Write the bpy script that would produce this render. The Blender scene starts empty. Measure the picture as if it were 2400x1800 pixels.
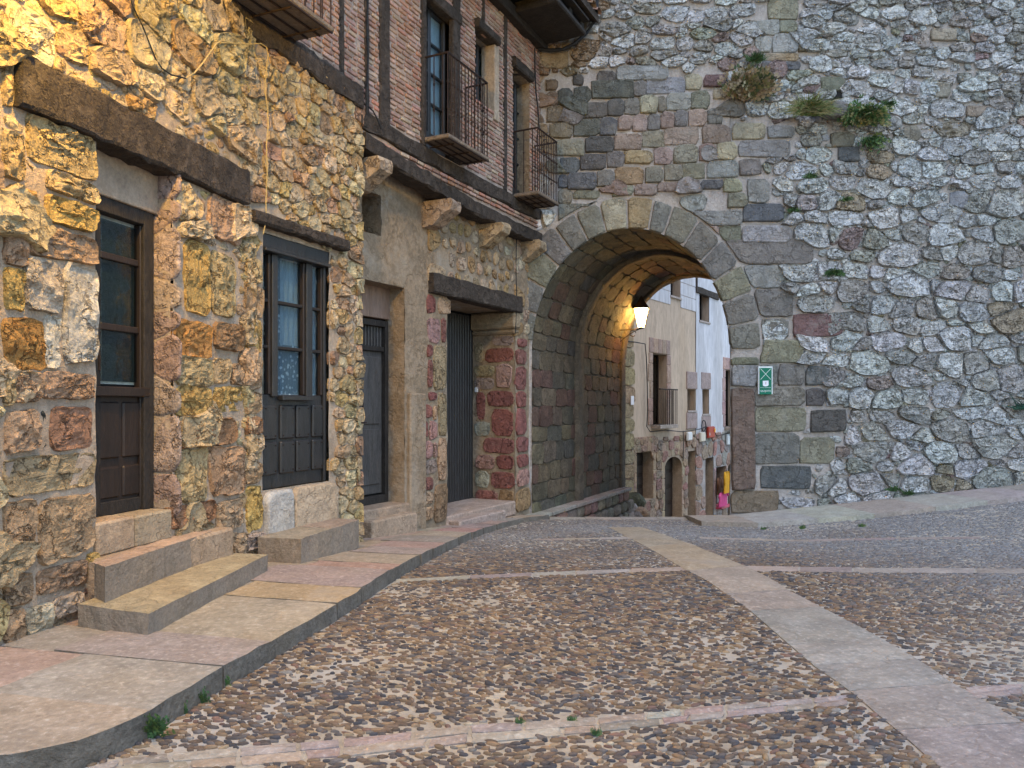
import bpy, math, random
import numpy as np
from mathutils import Vector, Matrix
import mathutils.noise as MN
R = math.radians
C = bpy.context.scene.collection
SC = bpy.context.scene
# ------------------------------------------------------------------ camera, sky, sun, exposure
EYE = 1.89; K = 1800.; CX = 1200.; CY = 950.
cam_d = bpy.data.cameras.new('camera'); cam = bpy.data.objects.new('camera', cam_d); C.objects.link(cam)
cam.location = (0, 0, EYE); cam.rotation_euler = (R(90), 0, 0)
cam_d.sensor_width = 36; cam_d.lens = 27; cam_d.shift_y = 50/2400; cam_d.clip_end = 500; cam_d.clip_start = .05
SC.camera = cam
world = bpy.data.worlds.new('World'); SC.world = world; world.use_nodes = True
wn = world.node_tree; bg = wn.nodes['Background']
sky = wn.nodes.new('ShaderNodeTexSky'); sky.sky_type = 'NISHITA'; sky.sun_disc = False
SUN_EL, SUN_AZ = R(62), R(150)       # azimuth clockwise from +Y
sky.sun_elevation = SUN_EL; sky.sun_rotation = SUN_AZ; sky.air_density = 1.3; sky.dust_density = .6; sky.ozone_density = 3.0
wn.links.new(sky.outputs[0], bg.inputs[0]); bg.inputs[1].default_value = .15
sl = bpy.data.lights.new('sun', 'SUN'); so = bpy.data.objects.new('sun', sl); C.objects.link(so)
sl.energy = .62; sl.angle = R(40); sl.color = (1, .96, .92)
so.rotation_euler = Vector((-math.sin(SUN_AZ)*math.cos(SUN_EL), -math.cos(SUN_AZ)*math.cos(SUN_EL), -math.sin(SUN_EL))).to_track_quat('-Z', 'Y').to_euler()
SC.view_settings.view_transform = 'Standard'; SC.view_settings.look = 'None'; SC.view_settings.gamma = 1
SC.view_settings.exposure = 1.22
SC.render.engine = 'CYCLES'; SC.cycles.max_bounces = 6; SC.cycles.use_adaptive_sampling = True
# ------------------------------------------------------------------ materials
def M(name, col=None, rough=.85, var=.3, vs=5., bs=35., bd=.012, pits=0, stain=None, stretch=None, metal=0, spec=.3, cracks=0, cs=5.):
    m = bpy.data.materials.new(name); m.use_nodes = True; t = m.node_tree; N = t.nodes; L = t.links
    b = N['Principled BSDF']; b.inputs['Roughness'].default_value = rough; b.inputs['Metallic'].default_value = metal
    b.inputs['Specular IOR Level'].default_value = spec
    tc = N.new('ShaderNodeTexCoord'); mp = N.new('ShaderNodeMapping'); L.new(tc.outputs['Object'], mp.inputs[0])
    if stretch: mp.inputs['Scale'].default_value = stretch
    if col is None:
        a = N.new('ShaderNodeAttribute'); a.attribute_name = 'Col'; c = a.outputs['Color']
    else:
        a = N.new('ShaderNodeRGB'); a.outputs[0].default_value = (*col, 1); c = a.outputs[0]
    def noise(s, d=6, r=.6):
        n = N.new('ShaderNodeTexNoise'); n.inputs['Scale'].default_value = s; n.inputs['Detail'].default_value = d; n.inputs['Roughness'].default_value = r
        L.new(mp.outputs[0], n.inputs['Vector']); return n
    def mixc(kind, f, A, B):
        x = N.new('ShaderNodeMix'); x.data_type = 'RGBA'; x.blend_type = kind
        for v, i in ((f, 0), (A, 6), (B, 7)):
            if hasattr(v, 'links'): L.new(v, x.inputs[i])
            elif isinstance(v, tuple): x.inputs[i].default_value = (*v, 1)
            else: x.inputs[i].default_value = v
        return x.outputs[2]
    def ramp(src, p0, p1, v0, v1):
        r = N.new('ShaderNodeMapRange'); L.new(src, r.inputs[0]); r.clamp = True
        for i, v in enumerate((p0, p1, v0, v1)): r.inputs[i+1].default_value = v
        return r.outputs[0]
    def grey(v):
        g = N.new('ShaderNodeCombineColor'); [L.new(v, g.inputs[i]) for i in range(3)]; return g.outputs[0]
    n1 = noise(vs, 8, .65); c = mixc('MULTIPLY', 1., c, grey(ramp(n1.outputs[0], .28, .72, 1-var, 1+var)))
    n2 = noise(vs*7, 4, .7); c = mixc('MULTIPLY', 1., c, grey(ramp(n2.outputs[0], .3, .7, 1-var*.75, 1+var*.75)))
    n3 = noise(vs*.6, 3, .5); c = mixc('MIX', ramp(n3.outputs[0], .45, .75, 0, .35*min(1, var*3)), c, mixc('MULTIPLY', 1., c, (1.14, .98, .74)))
    if stain:
        for (sc_, lo, hi, amt, sco) in stain:
            ns = noise(sc_, 7, .7); c = mixc('MIX', ramp(ns.outputs[0], lo, hi, 0, amt), c, sco)
    ck = None
    if cracks:
        nc = noise(cs, 5, .62); sb = N.new('ShaderNodeMath'); sb.operation = 'SUBTRACT'; L.new(nc.outputs[0], sb.inputs[0]); sb.inputs[1].default_value = .5
        ab = N.new('ShaderNodeMath'); ab.operation = 'ABSOLUTE'; L.new(sb.outputs[0], ab.inputs[0]); m1 = ramp(ab.outputs[0], .004, .026, 1, 0)
        mu = N.new('ShaderNodeMath'); mu.operation = 'MULTIPLY'; L.new(m1, mu.inputs[0]); L.new(ramp(n1.outputs[0], .40, .56, 0, 1), mu.inputs[1]); ck = mu.outputs[0]
        m2 = N.new('ShaderNodeMath'); m2.operation = 'MULTIPLY'; L.new(ck, m2.inputs[0]); m2.inputs[1].default_value = min(1, cracks*.75)
        c = mixc('MIX', m2.outputs[0], c, mixc('MULTIPLY', 1., c, (.32, .29, .26)))
    L.new(c, b.inputs['Base Color'])
    nb = noise(bs, 9, .68); h = nb.outputs[0]
    nb2 = noise(bs*.28, 4, .6)
    ad = N.new('ShaderNodeMath'); ad.operation = 'MULTIPLY_ADD'; L.new(nb2.outputs[0], ad.inputs[0]); ad.inputs[1].default_value = 1.6; L.new(h, ad.inputs[2]); h = ad.outputs[0]
    if pits:
        v = N.new('ShaderNodeTexVoronoi'); v.inputs['Scale'].default_value = bs*.75
        mm = N.new('ShaderNodeMix'); mm.data_type = 'VECTOR'; mm.inputs[0].default_value = .06
        L.new(mp.outputs[0], mm.inputs[4]); L.new(nb2.outputs['Color'], mm.inputs[5]); L.new(mm.outputs[1], v.inputs['Vector'])
        pr = ramp(v.outputs[0], .05, .42, -pits, 0)
        gate = ramp(n1.outputs[0], .42, .6, 0, 1)
        pm = N.new('ShaderNodeMath'); pm.operation = 'MULTIPLY_ADD'; L.new(pr, pm.inputs[0]); L.new(gate, pm.inputs[1]); L.new(h, pm.inputs[2]); h = pm.outputs[0]
    if ck is not None:
        cm = N.new('ShaderNodeMath'); cm.operation = 'MULTIPLY_ADD'; L.new(ck, cm.inputs[0]); cm.inputs[1].default_value = -.9*cracks; L.new(h, cm.inputs[2]); h = cm.outputs[0]
    bp = N.new('ShaderNodeBump'); bp.inputs['Strength'].default_value = 1; bp.inputs['Distance'].default_value = bd
    L.new(h, bp.inputs['Height']); L.new(bp.outputs[0], b.inputs['Normal'])
    return m
def glassmat(name, tint, fac, rough=.04):
    m = bpy.data.materials.new(name); m.use_nodes = True; t = m.node_tree; N = t.nodes; L = t.links
    N.remove(N['Principled BSDF']); out = N['Material Output']
    tr = N.new('ShaderNodeBsdfTransparent'); tr.inputs[0].default_value = (*tint, 1)
    gl = N.new('ShaderNodeBsdfGlossy'); gl.inputs['Roughness'].default_value = rough
    lw = N.new('ShaderNodeLayerWeight'); lw.inputs[0].default_value = .35
    mr = N.new('ShaderNodeMapRange'); L.new(lw.outputs['Fresnel'], mr.inputs[0]); mr.inputs[3].default_value = fac; mr.inputs[4].default_value = min(1, fac+.22)
    ns = N.new('ShaderNodeTexNoise'); ns.inputs['Scale'].default_value = 3; bp = N.new('ShaderNodeBump'); bp.inputs['Distance'].default_value = .02; bp.inputs['Strength'].default_value = .4
    L.new(ns.outputs[0], bp.inputs['Height']); L.new(bp.outputs[0], gl.inputs['Normal'])
    mx = N.new('ShaderNodeMixShader'); L.new(mr.outputs[0], mx.inputs[0]); L.new(tr.outputs[0], mx.inputs[1]); L.new(gl.outputs[0], mx.inputs[2])
    L.new(mx.outputs[0], out.inputs[0]); return m
def emit(name, col, s):
    m = bpy.data.materials.new(name); m.use_nodes = True; b = m.node_tree.nodes['Principled BSDF']
    b.inputs['Base Color'].default_value = (*col, 1); b.inputs['Emission Color'].default_value = (*col, 1); b.inputs['Emission Strength'].default_value = s
    return m
LICH = [(2.2, .56, .68, .55, (.09, .085, .07)), (30, .64, .70, .6, (.62, .63, .60)), (1.1, .55, .7, .3, (.50, .47, .42))]
m_warm = M('warm_stone', cracks=1., cs=4.5, var=.34, vs=7, bs=34, bd=.030, pits=.5, stain=[(9, .60, .72, .45, (.13, .10, .075)), (5, .60, .72, .35, (.52, .42, .32))])
m_lime = M('limestone', cracks=1.1, cs=6.5, var=.38, vs=8, bs=24, bd=.075, pits=1.2, stain=[(12, .56, .66, .55, (.17, .165, .155)), (3, .58, .70, .3, (.22, .19, .15)), (20, .60, .68, .55, (.74, .75, .75))])
m_ash = M('weathered_ashlar', cracks=.6, cs=4, var=.32, vs=5, bs=34, bd=.022, stain=LICH)
m_mort_w = M('warm_mortar', (.36, .28, .205), var=.28, vs=4, bs=60, bd=.012, stain=[(5, .6, .72, .5, (.2, .16, .12))])
m_mort_p = M('pink_mortar', (.37, .335, .31), var=.28, vs=3, bs=60, bd=.015, stain=[(1.2, .5, .7, .5, (.22, .20, .18))])
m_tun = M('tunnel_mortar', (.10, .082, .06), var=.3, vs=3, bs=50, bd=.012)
m_plast = M('brown_plaster', (.24, .18, .12), cracks=.5, cs=1.6, var=.30, vs=2.5, bs=40, bd=.014, stain=[(1.6, .52, .64, .55, (.36, .30, .23)), (4, .55, .70, .55, (.13, .10, .07)), (1.3, .58, .66, .5, (.38, .37, .34)), (9, .6, .68, .4, (.34, .24, .16))])
m_wood = M('dark_timber', (.024, .020, .017), rough=.75, var=.45, vs=9, bs=60, bd=.008, stretch=(1, 1, .35), stain=[(12, .58, .70, .5, (.075, .06, .047))])
m_beam = M('weathered_beam', (.046, .035, .027), cracks=.9, cs=7., rough=.85, var=.45, vs=10, bs=55, bd=.014, pits=.8, stain=[(6, .5, .68, .6, (.11, .09, .075))])
m_paint = M('black_painted_wood', (.020, .019, .019), rough=.42, var=.4, vs=12, bs=80, bd=.004, stretch=(1, 1, .25), spec=.5, stain=[(16, .6, .7, .3, (.07, .065, .06))])
m_brown = M('brown_wood', (.020, .0125, .009), rough=.5, var=.35, vs=10, bs=60, bd=.003, stretch=(1, 1, .3), spec=.4)
m_greywood = M('grey_old_door', (.062, .058, .055), cracks=.5, cs=6., rough=.7, var=.4, vs=12, bs=60, bd=.004, stretch=(1, 1, .2))
m_brick = M('thin_brick', var=.35, vs=9, bs=60, bd=.008)
m_bmort = M('brick_mortar', (.37, .29, .24), var=.25, vs=6, bs=50, bd=.015)
m_iron = M('rusty_iron', (.035, .022, .018), rough=.7, var=.5, vs=20, bs=90, bd=.001, metal=.4)
m_slab = M('paving_slab', cracks=.35, cs=2.2, var=.28, vs=4, bs=55, bd=.011, rough=.75, stain=[(28, .56, .64, .5, (.47, .43, .385)), (2.2, .52, .68, .45, (.20, .175, .15)), (1.2, .55, .7, .4, (.38, .345, .30)), (8, .68, .73, .6, (.06, .05, .04))])
m_kside = M('weathered_shaded_kerb_face', (.155, .135, .11), var=.35, vs=5, bs=40, bd=.025, stain=[(6, .55, .7, .5, (.22, .20, .17))])  # kerb sides darker than slab tops: grime plus shade put into the colour
m_sside = M('weathered_shaded_riser', (.235, .19, .145), var=.28, vs=5, bs=50, bd=.012, stain=[(5, .55, .7, .5, (.15, .125, .10))])  # step fronts darker than treads: shade painted into the colour, with stains
m_step = M('step_stone', cracks=.5, cs=4, var=.30, vs=5, bs=45, bd=.014, stain=[(3, .55, .7, .35, (.16, .13, .10)), (30, .64, .70, .4, (.12, .09, .07))])
m_peb = M('pebble', var=.30, vs=30, bs=150, bd=.003, rough=.8)
m_mat = M('cobble_bed', (.375, .33, .265), var=.22, vs=2.5, bs=90, bd=.014, stain=[(.7, .52, .62, .6, (.43, .42, .40)), (2, .60, .7, .35, (.22, .18, .13))])
m_leaf = M('leaf', var=.35, vs=20, bs=60, bd=.001, rough=.6)
m_flat = M('painted_surface', var=.08, vs=8, bs=50, bd=.001, rough=.5)
m_cloth = M('cloth', var=.15, vs=8, bs=30, bd=.01, rough=.9)
m_cwhite = M('white_curtain', (.80, .80, .80), var=.12, vs=6, bs=20, bd=.01, stretch=(4, 4, .4))
m_dark = M('dark_interior', (.012, .011, .010), var=.2)
m_beige = M('beige_render', (.50, .385, .28), var=.20, cracks=.3, cs=1.2, vs=1.2, bs=30, bd=.006, stretch=(1, 1, .3), stain=[(1.3, .5, .7, .3, (.42, .34, .28))])
m_white = M('white_render', (.54, .535, .55), var=.24, vs=1.0, bs=30, bd=.008, stretch=(1, 1, .25), stain=[(1.6, .55, .7, .35, (.38, .38, .40))])
m_glass = glassmat('window_glass', (.72, .80, .84), .06)
m_glassd = glassmat('dark_glass', (.42, .50, .52), .07)
# ------------------------------------------------------------------ object helpers
def mk(name, v, f, mat, parent=None, col=None, smooth=False, kind=None, label=None, root=None):
    v = np.asarray(v, float)
    r = parent
    while r is not None and r.parent is not None: r = r.parent
    if r is not None: v = v-np.array(r.location)
    me = bpy.data.meshes.new(name)
    if isinstance(f, np.ndarray):
        n = len(f); k = f.shape[1]
        me.vertices.add(len(v)); me.vertices.foreach_set('co', v.ravel())
        me.loops.add(n*k); me.loops.foreach_set('vertex_index', f.ravel().astype(np.int32))
        me.polygons.add(n); me.polygons.foreach_set('loop_start', np.arange(0, n*k, k, dtype=np.int32))
        me.update(calc_edges=True)
    else:
        me.from_pydata([tuple(p) for p in v], [], f); me.update()
    if smooth: me.polygons.foreach_set('use_smooth', [True]*len(me.polygons))
    if col is not None:
        a = me.color_attributes.new('Col', 'FLOAT_COLOR', 'POINT')
        c = np.ones((len(v), 4)); c[:, :3] = np.asarray(col)
        a.data.foreach_set('color', c.ravel())
    me.materials.append(mat)
    o = bpy.data.objects.new(name, me); C.objects.link(o)
    if parent is not None: o.parent = parent
    if kind: o['kind'] = kind
    if label: o['label'] = label
    return o
def empty(name, loc, label=None, cat=None, group=None, kind=None):
    o = bpy.data.objects.new(name, None); C.objects.link(o); o.location = loc; o.empty_display_size = .2
    bpy.context.view_layer.update() if False else None
    return tag(o, label, cat, group, kind)
def tag(o, label=None, cat=None, group=None, kind=None):
    if label: o['label'] = label
    if cat: o['category'] = cat
    if group: o['group'] = group
    if kind: o['kind'] = kind
    return o
class B:                                   # mesh collector
    def __init__(s): s.v = []; s.f = []; s.c = []
    def add(s, v, f, col=(.5, .5, .5)):
        k = len(s.v); s.v += [tuple(p) for p in v]; s.f += [tuple(i+k for i in q) for q in f]; s.c += [tuple(col)]*len(v)
    def mk(s, name, mat, parent=None, usecol=True, **kw):
        return mk(name, s.v, s.f, mat, parent, col=s.c if usecol else None, **kw)
def proj(p):
    if p[1] < .3: return None
    return CX+K*p[0]/p[1], CY-K*(p[2]-EYE)/p[1]
def score(v):
    v = np.asarray(v); c = v.mean(0); q = proj(c)
    if q is None: return 0
    vis = -60 < q[0] < 2460 and -60 < q[1] < 1860
    e = v.max(0)-v.min(0); return (np.linalg.norm(e)**2)/(c[1]**2)*(1 if vis else .001)
def emit_parts(items, name, mat, parent, limit=300, smooth=True, stuffname=None):
    items = sorted(items, key=lambda t: -score(t[0]))
    for v, f, c in items[:limit]: mk(name, v, f, mat, parent, col=c, smooth=smooth)
    if len(items) > limit:
        b = B()
        for v, f, c in items[limit:]: b.add(v, f, c)
        b.mk(stuffname or name, mat, parent, smooth=smooth, kind='stuff')
class Wall:
    def __init__(s, p0, p1=None, d=None, flip=False):
        s.p = np.array(p0, float)
        d = np.array(d if d is not None else (p1[0]-p0[0], p1[1]-p0[1]), float); s.len = np.linalg.norm(d); s.d = d/np.linalg.norm(d)
        s.n = np.array((s.d[1], -s.d[0]))*(-1 if flip else 1)
    def su(s, px, off=0):
        k = (px-CX)/K; q = s.p+s.n*off
        return (k*q[1]-q[0])/(s.d[0]-k*s.d[1])
    def sz(s, px, py, off=0):
        t = s.su(px, off); y = (s.p+s.n*off+s.d*t)[1]
        return t, EYE-(py-CY)*y/K
    def __call__(s, u, z, o=0):
        q = s.p+s.d*u+s.n*o; return (q[0], q[1], z)
    def rect(s, x0, x1, yt, yb, off=0):    # photo rectangle measured at its left edge -> (u0,u1,z0,z1)
        u0, z1 = s.sz(x0, yt, off); z0 = s.sz(x0, yb, off)[1]; u1 = s.su(x1, off)
        return min(u0, u1), max(u0, u1), z0, z1
def cbox(m, u0, u1, z0, z1, o0, o1, c=.006):  # chamfered box in wall coordinates
    L = ((u0, u1), (z0, z1), (o0, o1)); c = min(c, *(abs(b-a)*.35 for a, b in L)); V = []; idx = {}
    for a in (0, 1):
        for b_ in (0, 1):
            for d in (0, 1):
                for ax in range(3):
                    p = []
                    for i, t in enumerate((a, b_, d)):
                        q = L[i][t]
                        if i != ax: q += c*(1 if t == 0 else -1)
                        p.append(q)
                    idx[(a, b_, d, ax)] = len(V); V.append(m(*p))
    F = []
    for ax in range(3):
        o = [i for i in range(3) if i != ax]
        for t in (0, 1):
            q = []
            for (x, y) in ((0, 0), (1, 0), (1, 1), (0, 1)):
                k = [0, 0, 0]; k[ax] = t; k[o[0]] = x; k[o[1]] = y; q.append(idx[(*k, ax)])
            F.append(q)
        for x in (0, 1):
            for y in (0, 1):
                k0 = [0, 0, 0]; k1 = [0, 0, 0]; k0[ax] = 0; k1[ax] = 1
                for k in (k0, k1): k[o[0]] = x; k[o[1]] = y
                F.append([idx[(*k0, o[0])], idx[(*k1, o[0])], idx[(*k1, o[1])], idx[(*k0, o[1])]])
    for a in (0, 1):
        for b_ in (0, 1):
            for d in (0, 1): F.append([idx[(a, b_, d, i)] for i in range(3)])
    return V, F
def box(name, m, u0, u1, z0, z1, o0, o1, mat, parent, col=None, c=.006, **kw):
    v, f = cbox(m, u0, u1, z0, z1, o0, o1, c); return mk(name, v, f, mat, parent, col=col, **kw)
def tube(pts, r, n=6, taper=None):
    P = [Vector(p) for p in pts]; V = []; F = []
    for i, p in enumerate(P):
        t = (P[min(i+1, len(P)-1)]-P[max(i-1, 0)]).normalized(); a = t.orthogonal().normalized() if abs(t.z) > .9 else t.cross(Vector((0, 0, 1))).normalized(); b_ = t.cross(a)
        rr = r[i] if isinstance(r, (list, tuple)) else r
        for k in range(n): an = 2*math.pi*k/n; V.append(tuple(p+a*math.cos(an)*rr+b_*math.sin(an)*rr))
    for i in range(len(P)-1):
        for k in range(n): F.append((i*n+k, i*n+(k+1) % n, (i+1)*n+(k+1) % n, (i+1)*n+k))
    F.append(tuple(range(n))[::-1]); F.append(tuple(range((len(P)-1)*n, len(P)*n))); return V, F
def beam(m, a, b, h, o0, o1, seed, segs=14, jit=.008, sag=0):  # rough timber along u from a=(u,z) to b, height h
    rn = random.Random(seed); V = []; F = []; c = .018; n = 8
    for i in range(segs+1):
        t = i/segs; u = a[0]+(b[0]-a[0])*t; z = a[1]+(b[1]-a[1])*t-sag*math.sin(math.pi*t)
        w = rn.uniform(-jit, jit)
        pr = [(0, o0), (0, o1-c), (c, o1), (h-c, o1), (h, o1-c), (h, o0), (h*.66, o0), (h*.33, o0)]
        for (dz, o) in pr: V.append(m(u+rn.uniform(-1, 1)*jit*.5, z+dz+w+rn.uniform(-1, 1)*jit, o+rn.uniform(-1, 1)*jit))
    for i in range(segs):
        for k in range(n): F.append((i*n+k, i*n+(k+1) % n, (i+1)*n+(k+1) % n, (i+1)*n+k))
    F.append(tuple(range(n))[::-1]); F.append(tuple(range(segs*n, segs*n+n))); return V, F
# ------------------------------------------------------------------ stones
def voronoi(seeds, wts, bounds, gap, aspect=1.):
    S = np.array(seeds)*np.array([1/aspect, 1.]); W = np.array(wts); x0, x1, y0, y1 = bounds[0]/aspect, bounds[1]/aspect, bounds[2], bounds[3]
    out = []
    for i in range(len(S)):
        d2 = ((S-S[i])**2).sum(1); nb = np.argsort(d2)[1:17]
        P = [(x0, y0), (x1, y0), (x1, y1), (x0, y1)]
        g = gap if not callable(gap) else gap(S[i][0]*aspect, S[i][1])
        for j in nb:
            dx, dy = S[j]-S[i]; L = math.hypot(dx, dy); nx, ny = dx/L, dy/L
            lim = L/2+(W[i]-W[j])-g/2; Q = []
            for k in range(len(P)):
                a = P[k]; b_ = P[(k+1) % len(P)]
                da = (a[0]-S[i][0])*nx+(a[1]-S[i][1])*ny-lim; db = (b_[0]-S[i][0])*nx+(b_[1]-S[i][1])*ny-lim
                if da <= 0: Q.append(a)
                if (da < 0) != (db < 0) and da != db:
                    t = da/(da-db); Q.append((a[0]+(b_[0]-a[0])*t, a[1]+(b_[1]-a[1])*t))
            P = Q
            if len(P) < 3: break
        out.append(np.array([(p[0]*aspect, p[1]) for p in P]) if len(P) >= 3 else None)
    return out
def area(P): x, y = P[:, 0], P[:, 1]; return .5*(np.dot(x, np.roll(y, -1))-np.dot(y, np.roll(x, -1)))
def resample(P, n):
    Q = np.vstack([P, P[:1]]); L = np.hypot(*(Q[1:]-Q[:-1]).T); cum = np.concatenate([[0], np.cumsum(L)]); t = np.arange(n)/n*cum[-1]
    return np.stack([np.interp(t, cum, Q[:, 0]), np.interp(t, cum, Q[:, 1])], 1)
def chaikin(P, q=.22): N = np.roll(P, -1, 0); return np.stack([P*(1-q)+N*q, P*q+N*(1-q)], 1).reshape(-1, 2)
def rectpoly(u0, u1, z0, z1, rn, jit=.05):
    w, h = u1-u0, z1-z0; j = lambda s: rn.uniform(-1, 1)*jit*min(w, h)
    return np.array([(u0+j(w), z0+j(h)), (u1+j(w), z0+j(h)), (u1+j(w), z1+j(h)), (u0+j(w), z1+j(h))])
def stone(P, m, lo, hi, rn, n=16, jit=.02, inset=.03, rough=.01, tilt=.12, dome=.35, rnd=2, q=.2):
    if area(P) < 0: P = P[::-1]
    for _ in range(rnd): P = chaikin(P, q)
    hw, hh = (P.max(0)-P.min(0))/2; c = P.mean(0); sz = min(hw, hh)
    if sz < .012: return None
    w0 = m(c[0], c[1], hi); pxs = 2*max(hw, hh)*K/max(2, w0[1]); n = int(min(34, max(9, pxs/5))); nr = int(min(8, max(2, pxs/14)))
    P = resample(P, n); off = Vector((rn.uniform(0, 90), rn.uniform(0, 90), 0)); H = hi-lo; ins = min(inset, sz*.4)
    P = np.array([p+(p-c)/np.linalg.norm(p-c)*MN.noise(Vector((p[0]*9, p[1]*9, 0))+off)*jit*sz*5 for p in P])
    pls = [(rn.uniform(-1, 1)*tilt*2, rn.uniform(-1, 1)*tilt*2, rn.uniform(0, .5)*tilt*sz) for _ in range(3)]+[(rn.uniform(-tilt, tilt)*.4, rn.uniform(-tilt, tilt)*.4, 0)]
    V = []; rings = [(0, lo, 0), (ins*.05, lo+H*.62, .5), (ins*.34, lo+H*.92, .9)]+[(ins+(sz-ins)*t, None, 1) for t in np.linspace(0, .8, nr)]
    for e, o, r in rings+[None] if False else rings:
        f0 = 1-e/hw if hw > sz else 1-e/sz; f = np.array([max(.06, 1-e/hw), max(.06, 1-e/hh)])
        for p in P:
            x = c+(p-c)*f; d = x-c; v3 = Vector((x[0], x[1], 0))
            nz = MN.noise(v3*6+off)*.9+(abs(MN.noise(v3*13+off))-.22)*1.2+MN.noise(v3*30+off)*.4
            if o is None: oo = hi+min(a*d[0]+b_*d[1]+k for a, b_, k in pls)+dome*H*.25*min(1, e/sz)+nz*rough*1.6
            else: oo = o+r*nz*rough
            w = r*rough*.5; V.append(m(x[0]+w*MN.noise(v3*20+off), x[1]+w*MN.noise(v3*20-off), max(oo, lo+H*(.8 if o is None else .3) if r else lo)))
    V.append(m(c[0], c[1], hi+min(p[2] for p in pls)+dome*H*.25)); F = []; k_ = len(rings)
    for k in range(k_-1):
        for i in range(n): F.append((k*n+i, k*n+(i+1) % n, (k+1)*n+(i+1) % n, (k+1)*n+i))
    for i in range(n): F.append(((k_-1)*n+i, (k_-1)*n+(i+1) % n, k_*n))
    return V, F
def warm(c): return (c[0]*.92, c[1]*.93, c[2]*.80)
def vc(rn, base, v=.18, h=.06):
    k = 1+rn.uniform(-v, v); return tuple(max(.01, b*k*(1+rn.uniform(-h, h))) for b in base)
def rowseeds(u0, u1, z0, z1, size, rn, jit=.33):   # size(u,z)->(w,h)
    S = []; z = z0
    while z < z1:
        h = size((u0+u1)/2, z)[1]; u = u0+rn.random()*.2
        while u < u1:
            w, hh = size(u, z); w *= rn.uniform(.6, 1.45)
            S.append((u+w/2, z+hh/2+rn.uniform(-1, 1)*jit*hh)); u += w
        z += h
    return S
def sheet(m, u0, u1, z0, z1, holes, off, mat, name, parent, step=.16, jit=.008, seed=1, col=None, kind=None):
    us = {u0, u1}; zs = {z0, z1}
    for h in holes: us |= {min(max(h[0], u0), u1), min(max(h[1], u0), u1)}; zs |= {min(max(h[2], z0), z1), min(max(h[3], z0), z1)}
    def fill(s):
        s = sorted(s); o = []
        for a, b_ in zip(s, s[1:]):
            k = max(1, int((b_-a)/step)); o += [a+(b_-a)*i/k for i in range(k)]
        return o+[s[-1]]
    U = fill(us); Z = fill(zs); rn = random.Random(seed); V = []; F = []
    for z in Z:
        for u in U: V.append(m(u, z, off+rn.uniform(-jit, jit)))
    n = len(U)
    for j in range(len(Z)-1):
        for i in range(n-1):
            cu, cz = (U[i]+U[i+1])/2, (Z[j]+Z[j+1])/2
            if any(h[0] < cu < h[1] and h[2] < cz < h[3] for h in holes): continue
            F.append((j*n+i, j*n+i+1, (j+1)*n+i+1, (j+1)*n+i))
    return mk(name, V, F, mat, parent, smooth=True, col=col, kind=kind)
def pushrects(P, rects, gap):
    Q = P.copy()
    for k in range(len(Q)):
        for (a, b_, c, d) in rects:
            x, y = Q[k]
            if a-gap < x < b_+gap and c-gap < y < d+gap:
                ds = (x-a+gap, b_+gap-x, y-c+gap, d+gap-y); i = ds.index(min(ds))
                if i == 0: Q[k][0] = a-gap
                elif i == 1: Q[k][0] = b_+gap
                elif i == 2: Q[k][1] = c-gap
                else: Q[k][1] = d+gap
    return Q
def inrects(c, rects): return any(a < c[0] < b_ and z0 < c[1] < z1 for a, b_, z0, z1 in rects)
def rubble(m, bounds, size, gap, rects, rn, colf, hi, lo=-.02, asp=1.5, pushfn=None, n=14, wv=.012, inset=.035, rough=.012, tilt=.25, skip=None, rnd=2, q=.2, dome=.35):
    u0, u1, z0, z1 = bounds; S = rowseeds(u0, u1, z0, z1, size, rn)
    W = [rn.uniform(-wv, wv) for _ in S]; cells = voronoi(S, W, (u0-.1, u1+.1, z0-.1, z1+.1), gap, asp); out = []
    for sd, P in zip(S, cells):
        if P is None or inrects(sd, rects) or (skip and skip(*sd)): continue
        A0 = abs(area(P))
        if rects: P = pushrects(resample(P, 14), rects, .012)
        if pushfn: P = pushfn(resample(P, 14))
        if P is None or abs(area(P)) < .0012 or abs(area(P)) < A0*.62: continue
        if 12.57*abs(area(P))/max(1e-6, np.hypot(*(np.roll(P, -1, 0)-P).T).sum()**2) < .60: continue
        c = P.mean(0); h = hi(c[0], c[1]) if callable(hi) else hi
        g = stone(P, m, lo, h*rn.uniform(.55, 1.25), rn, n=n, inset=inset, rough=rough, tilt=tilt, rnd=rnd, q=q, dome=dome)
        if g: out.append((*g, colf(c[0], c[1], rn)))
    return out
# ------------------------------------------------------------------ ground
def ss(a, b_, x): t = min(1, max(0, (x-a)/(b_-a))); return t*t*(3-2*t)
def zr(y): return .38 if y < 6.6 else (.38*(1-(y-6.6)/6.2) if y < 12.8 else (-.21*(y-12.8) if y < 18 else -1.09-.15*(y-18)))
def g(x, y): return zr(y)+(.105*max(0, x-3.6)*ss(6, 12.3, y) if y < 13.2 else 0)
def zp(y): return zr(y)+(.12 if y < 6.6 else .12-.05*min(1, (y-6.6)/6.2))
def hit(px, py, dz=0, fn=None):
    kx, kz = (px-CX)/K, (py-CY)/K; y = 5.
    for _ in range(60):
        z = (fn(y) if fn else g(kx*y, y))+dz; y = .5*y+.5*max(1, (EYE-z)/kz)
    return (kx*y, y, EYE-kz*y)
rn = random.Random(7)
YW = 13.0
N1 = Wall((-2.44, 6.94), d=(.227, .974)); N2 = Wall((-2.44, 6.94), (-1.74, 8.58)); F2 = Wall((-1.74, 8.58), (.47, 13)); FW = Wall((-2.05, 8.74), (.29, 13)); AW = Wall((0, YW), d=(1, 0))
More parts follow.
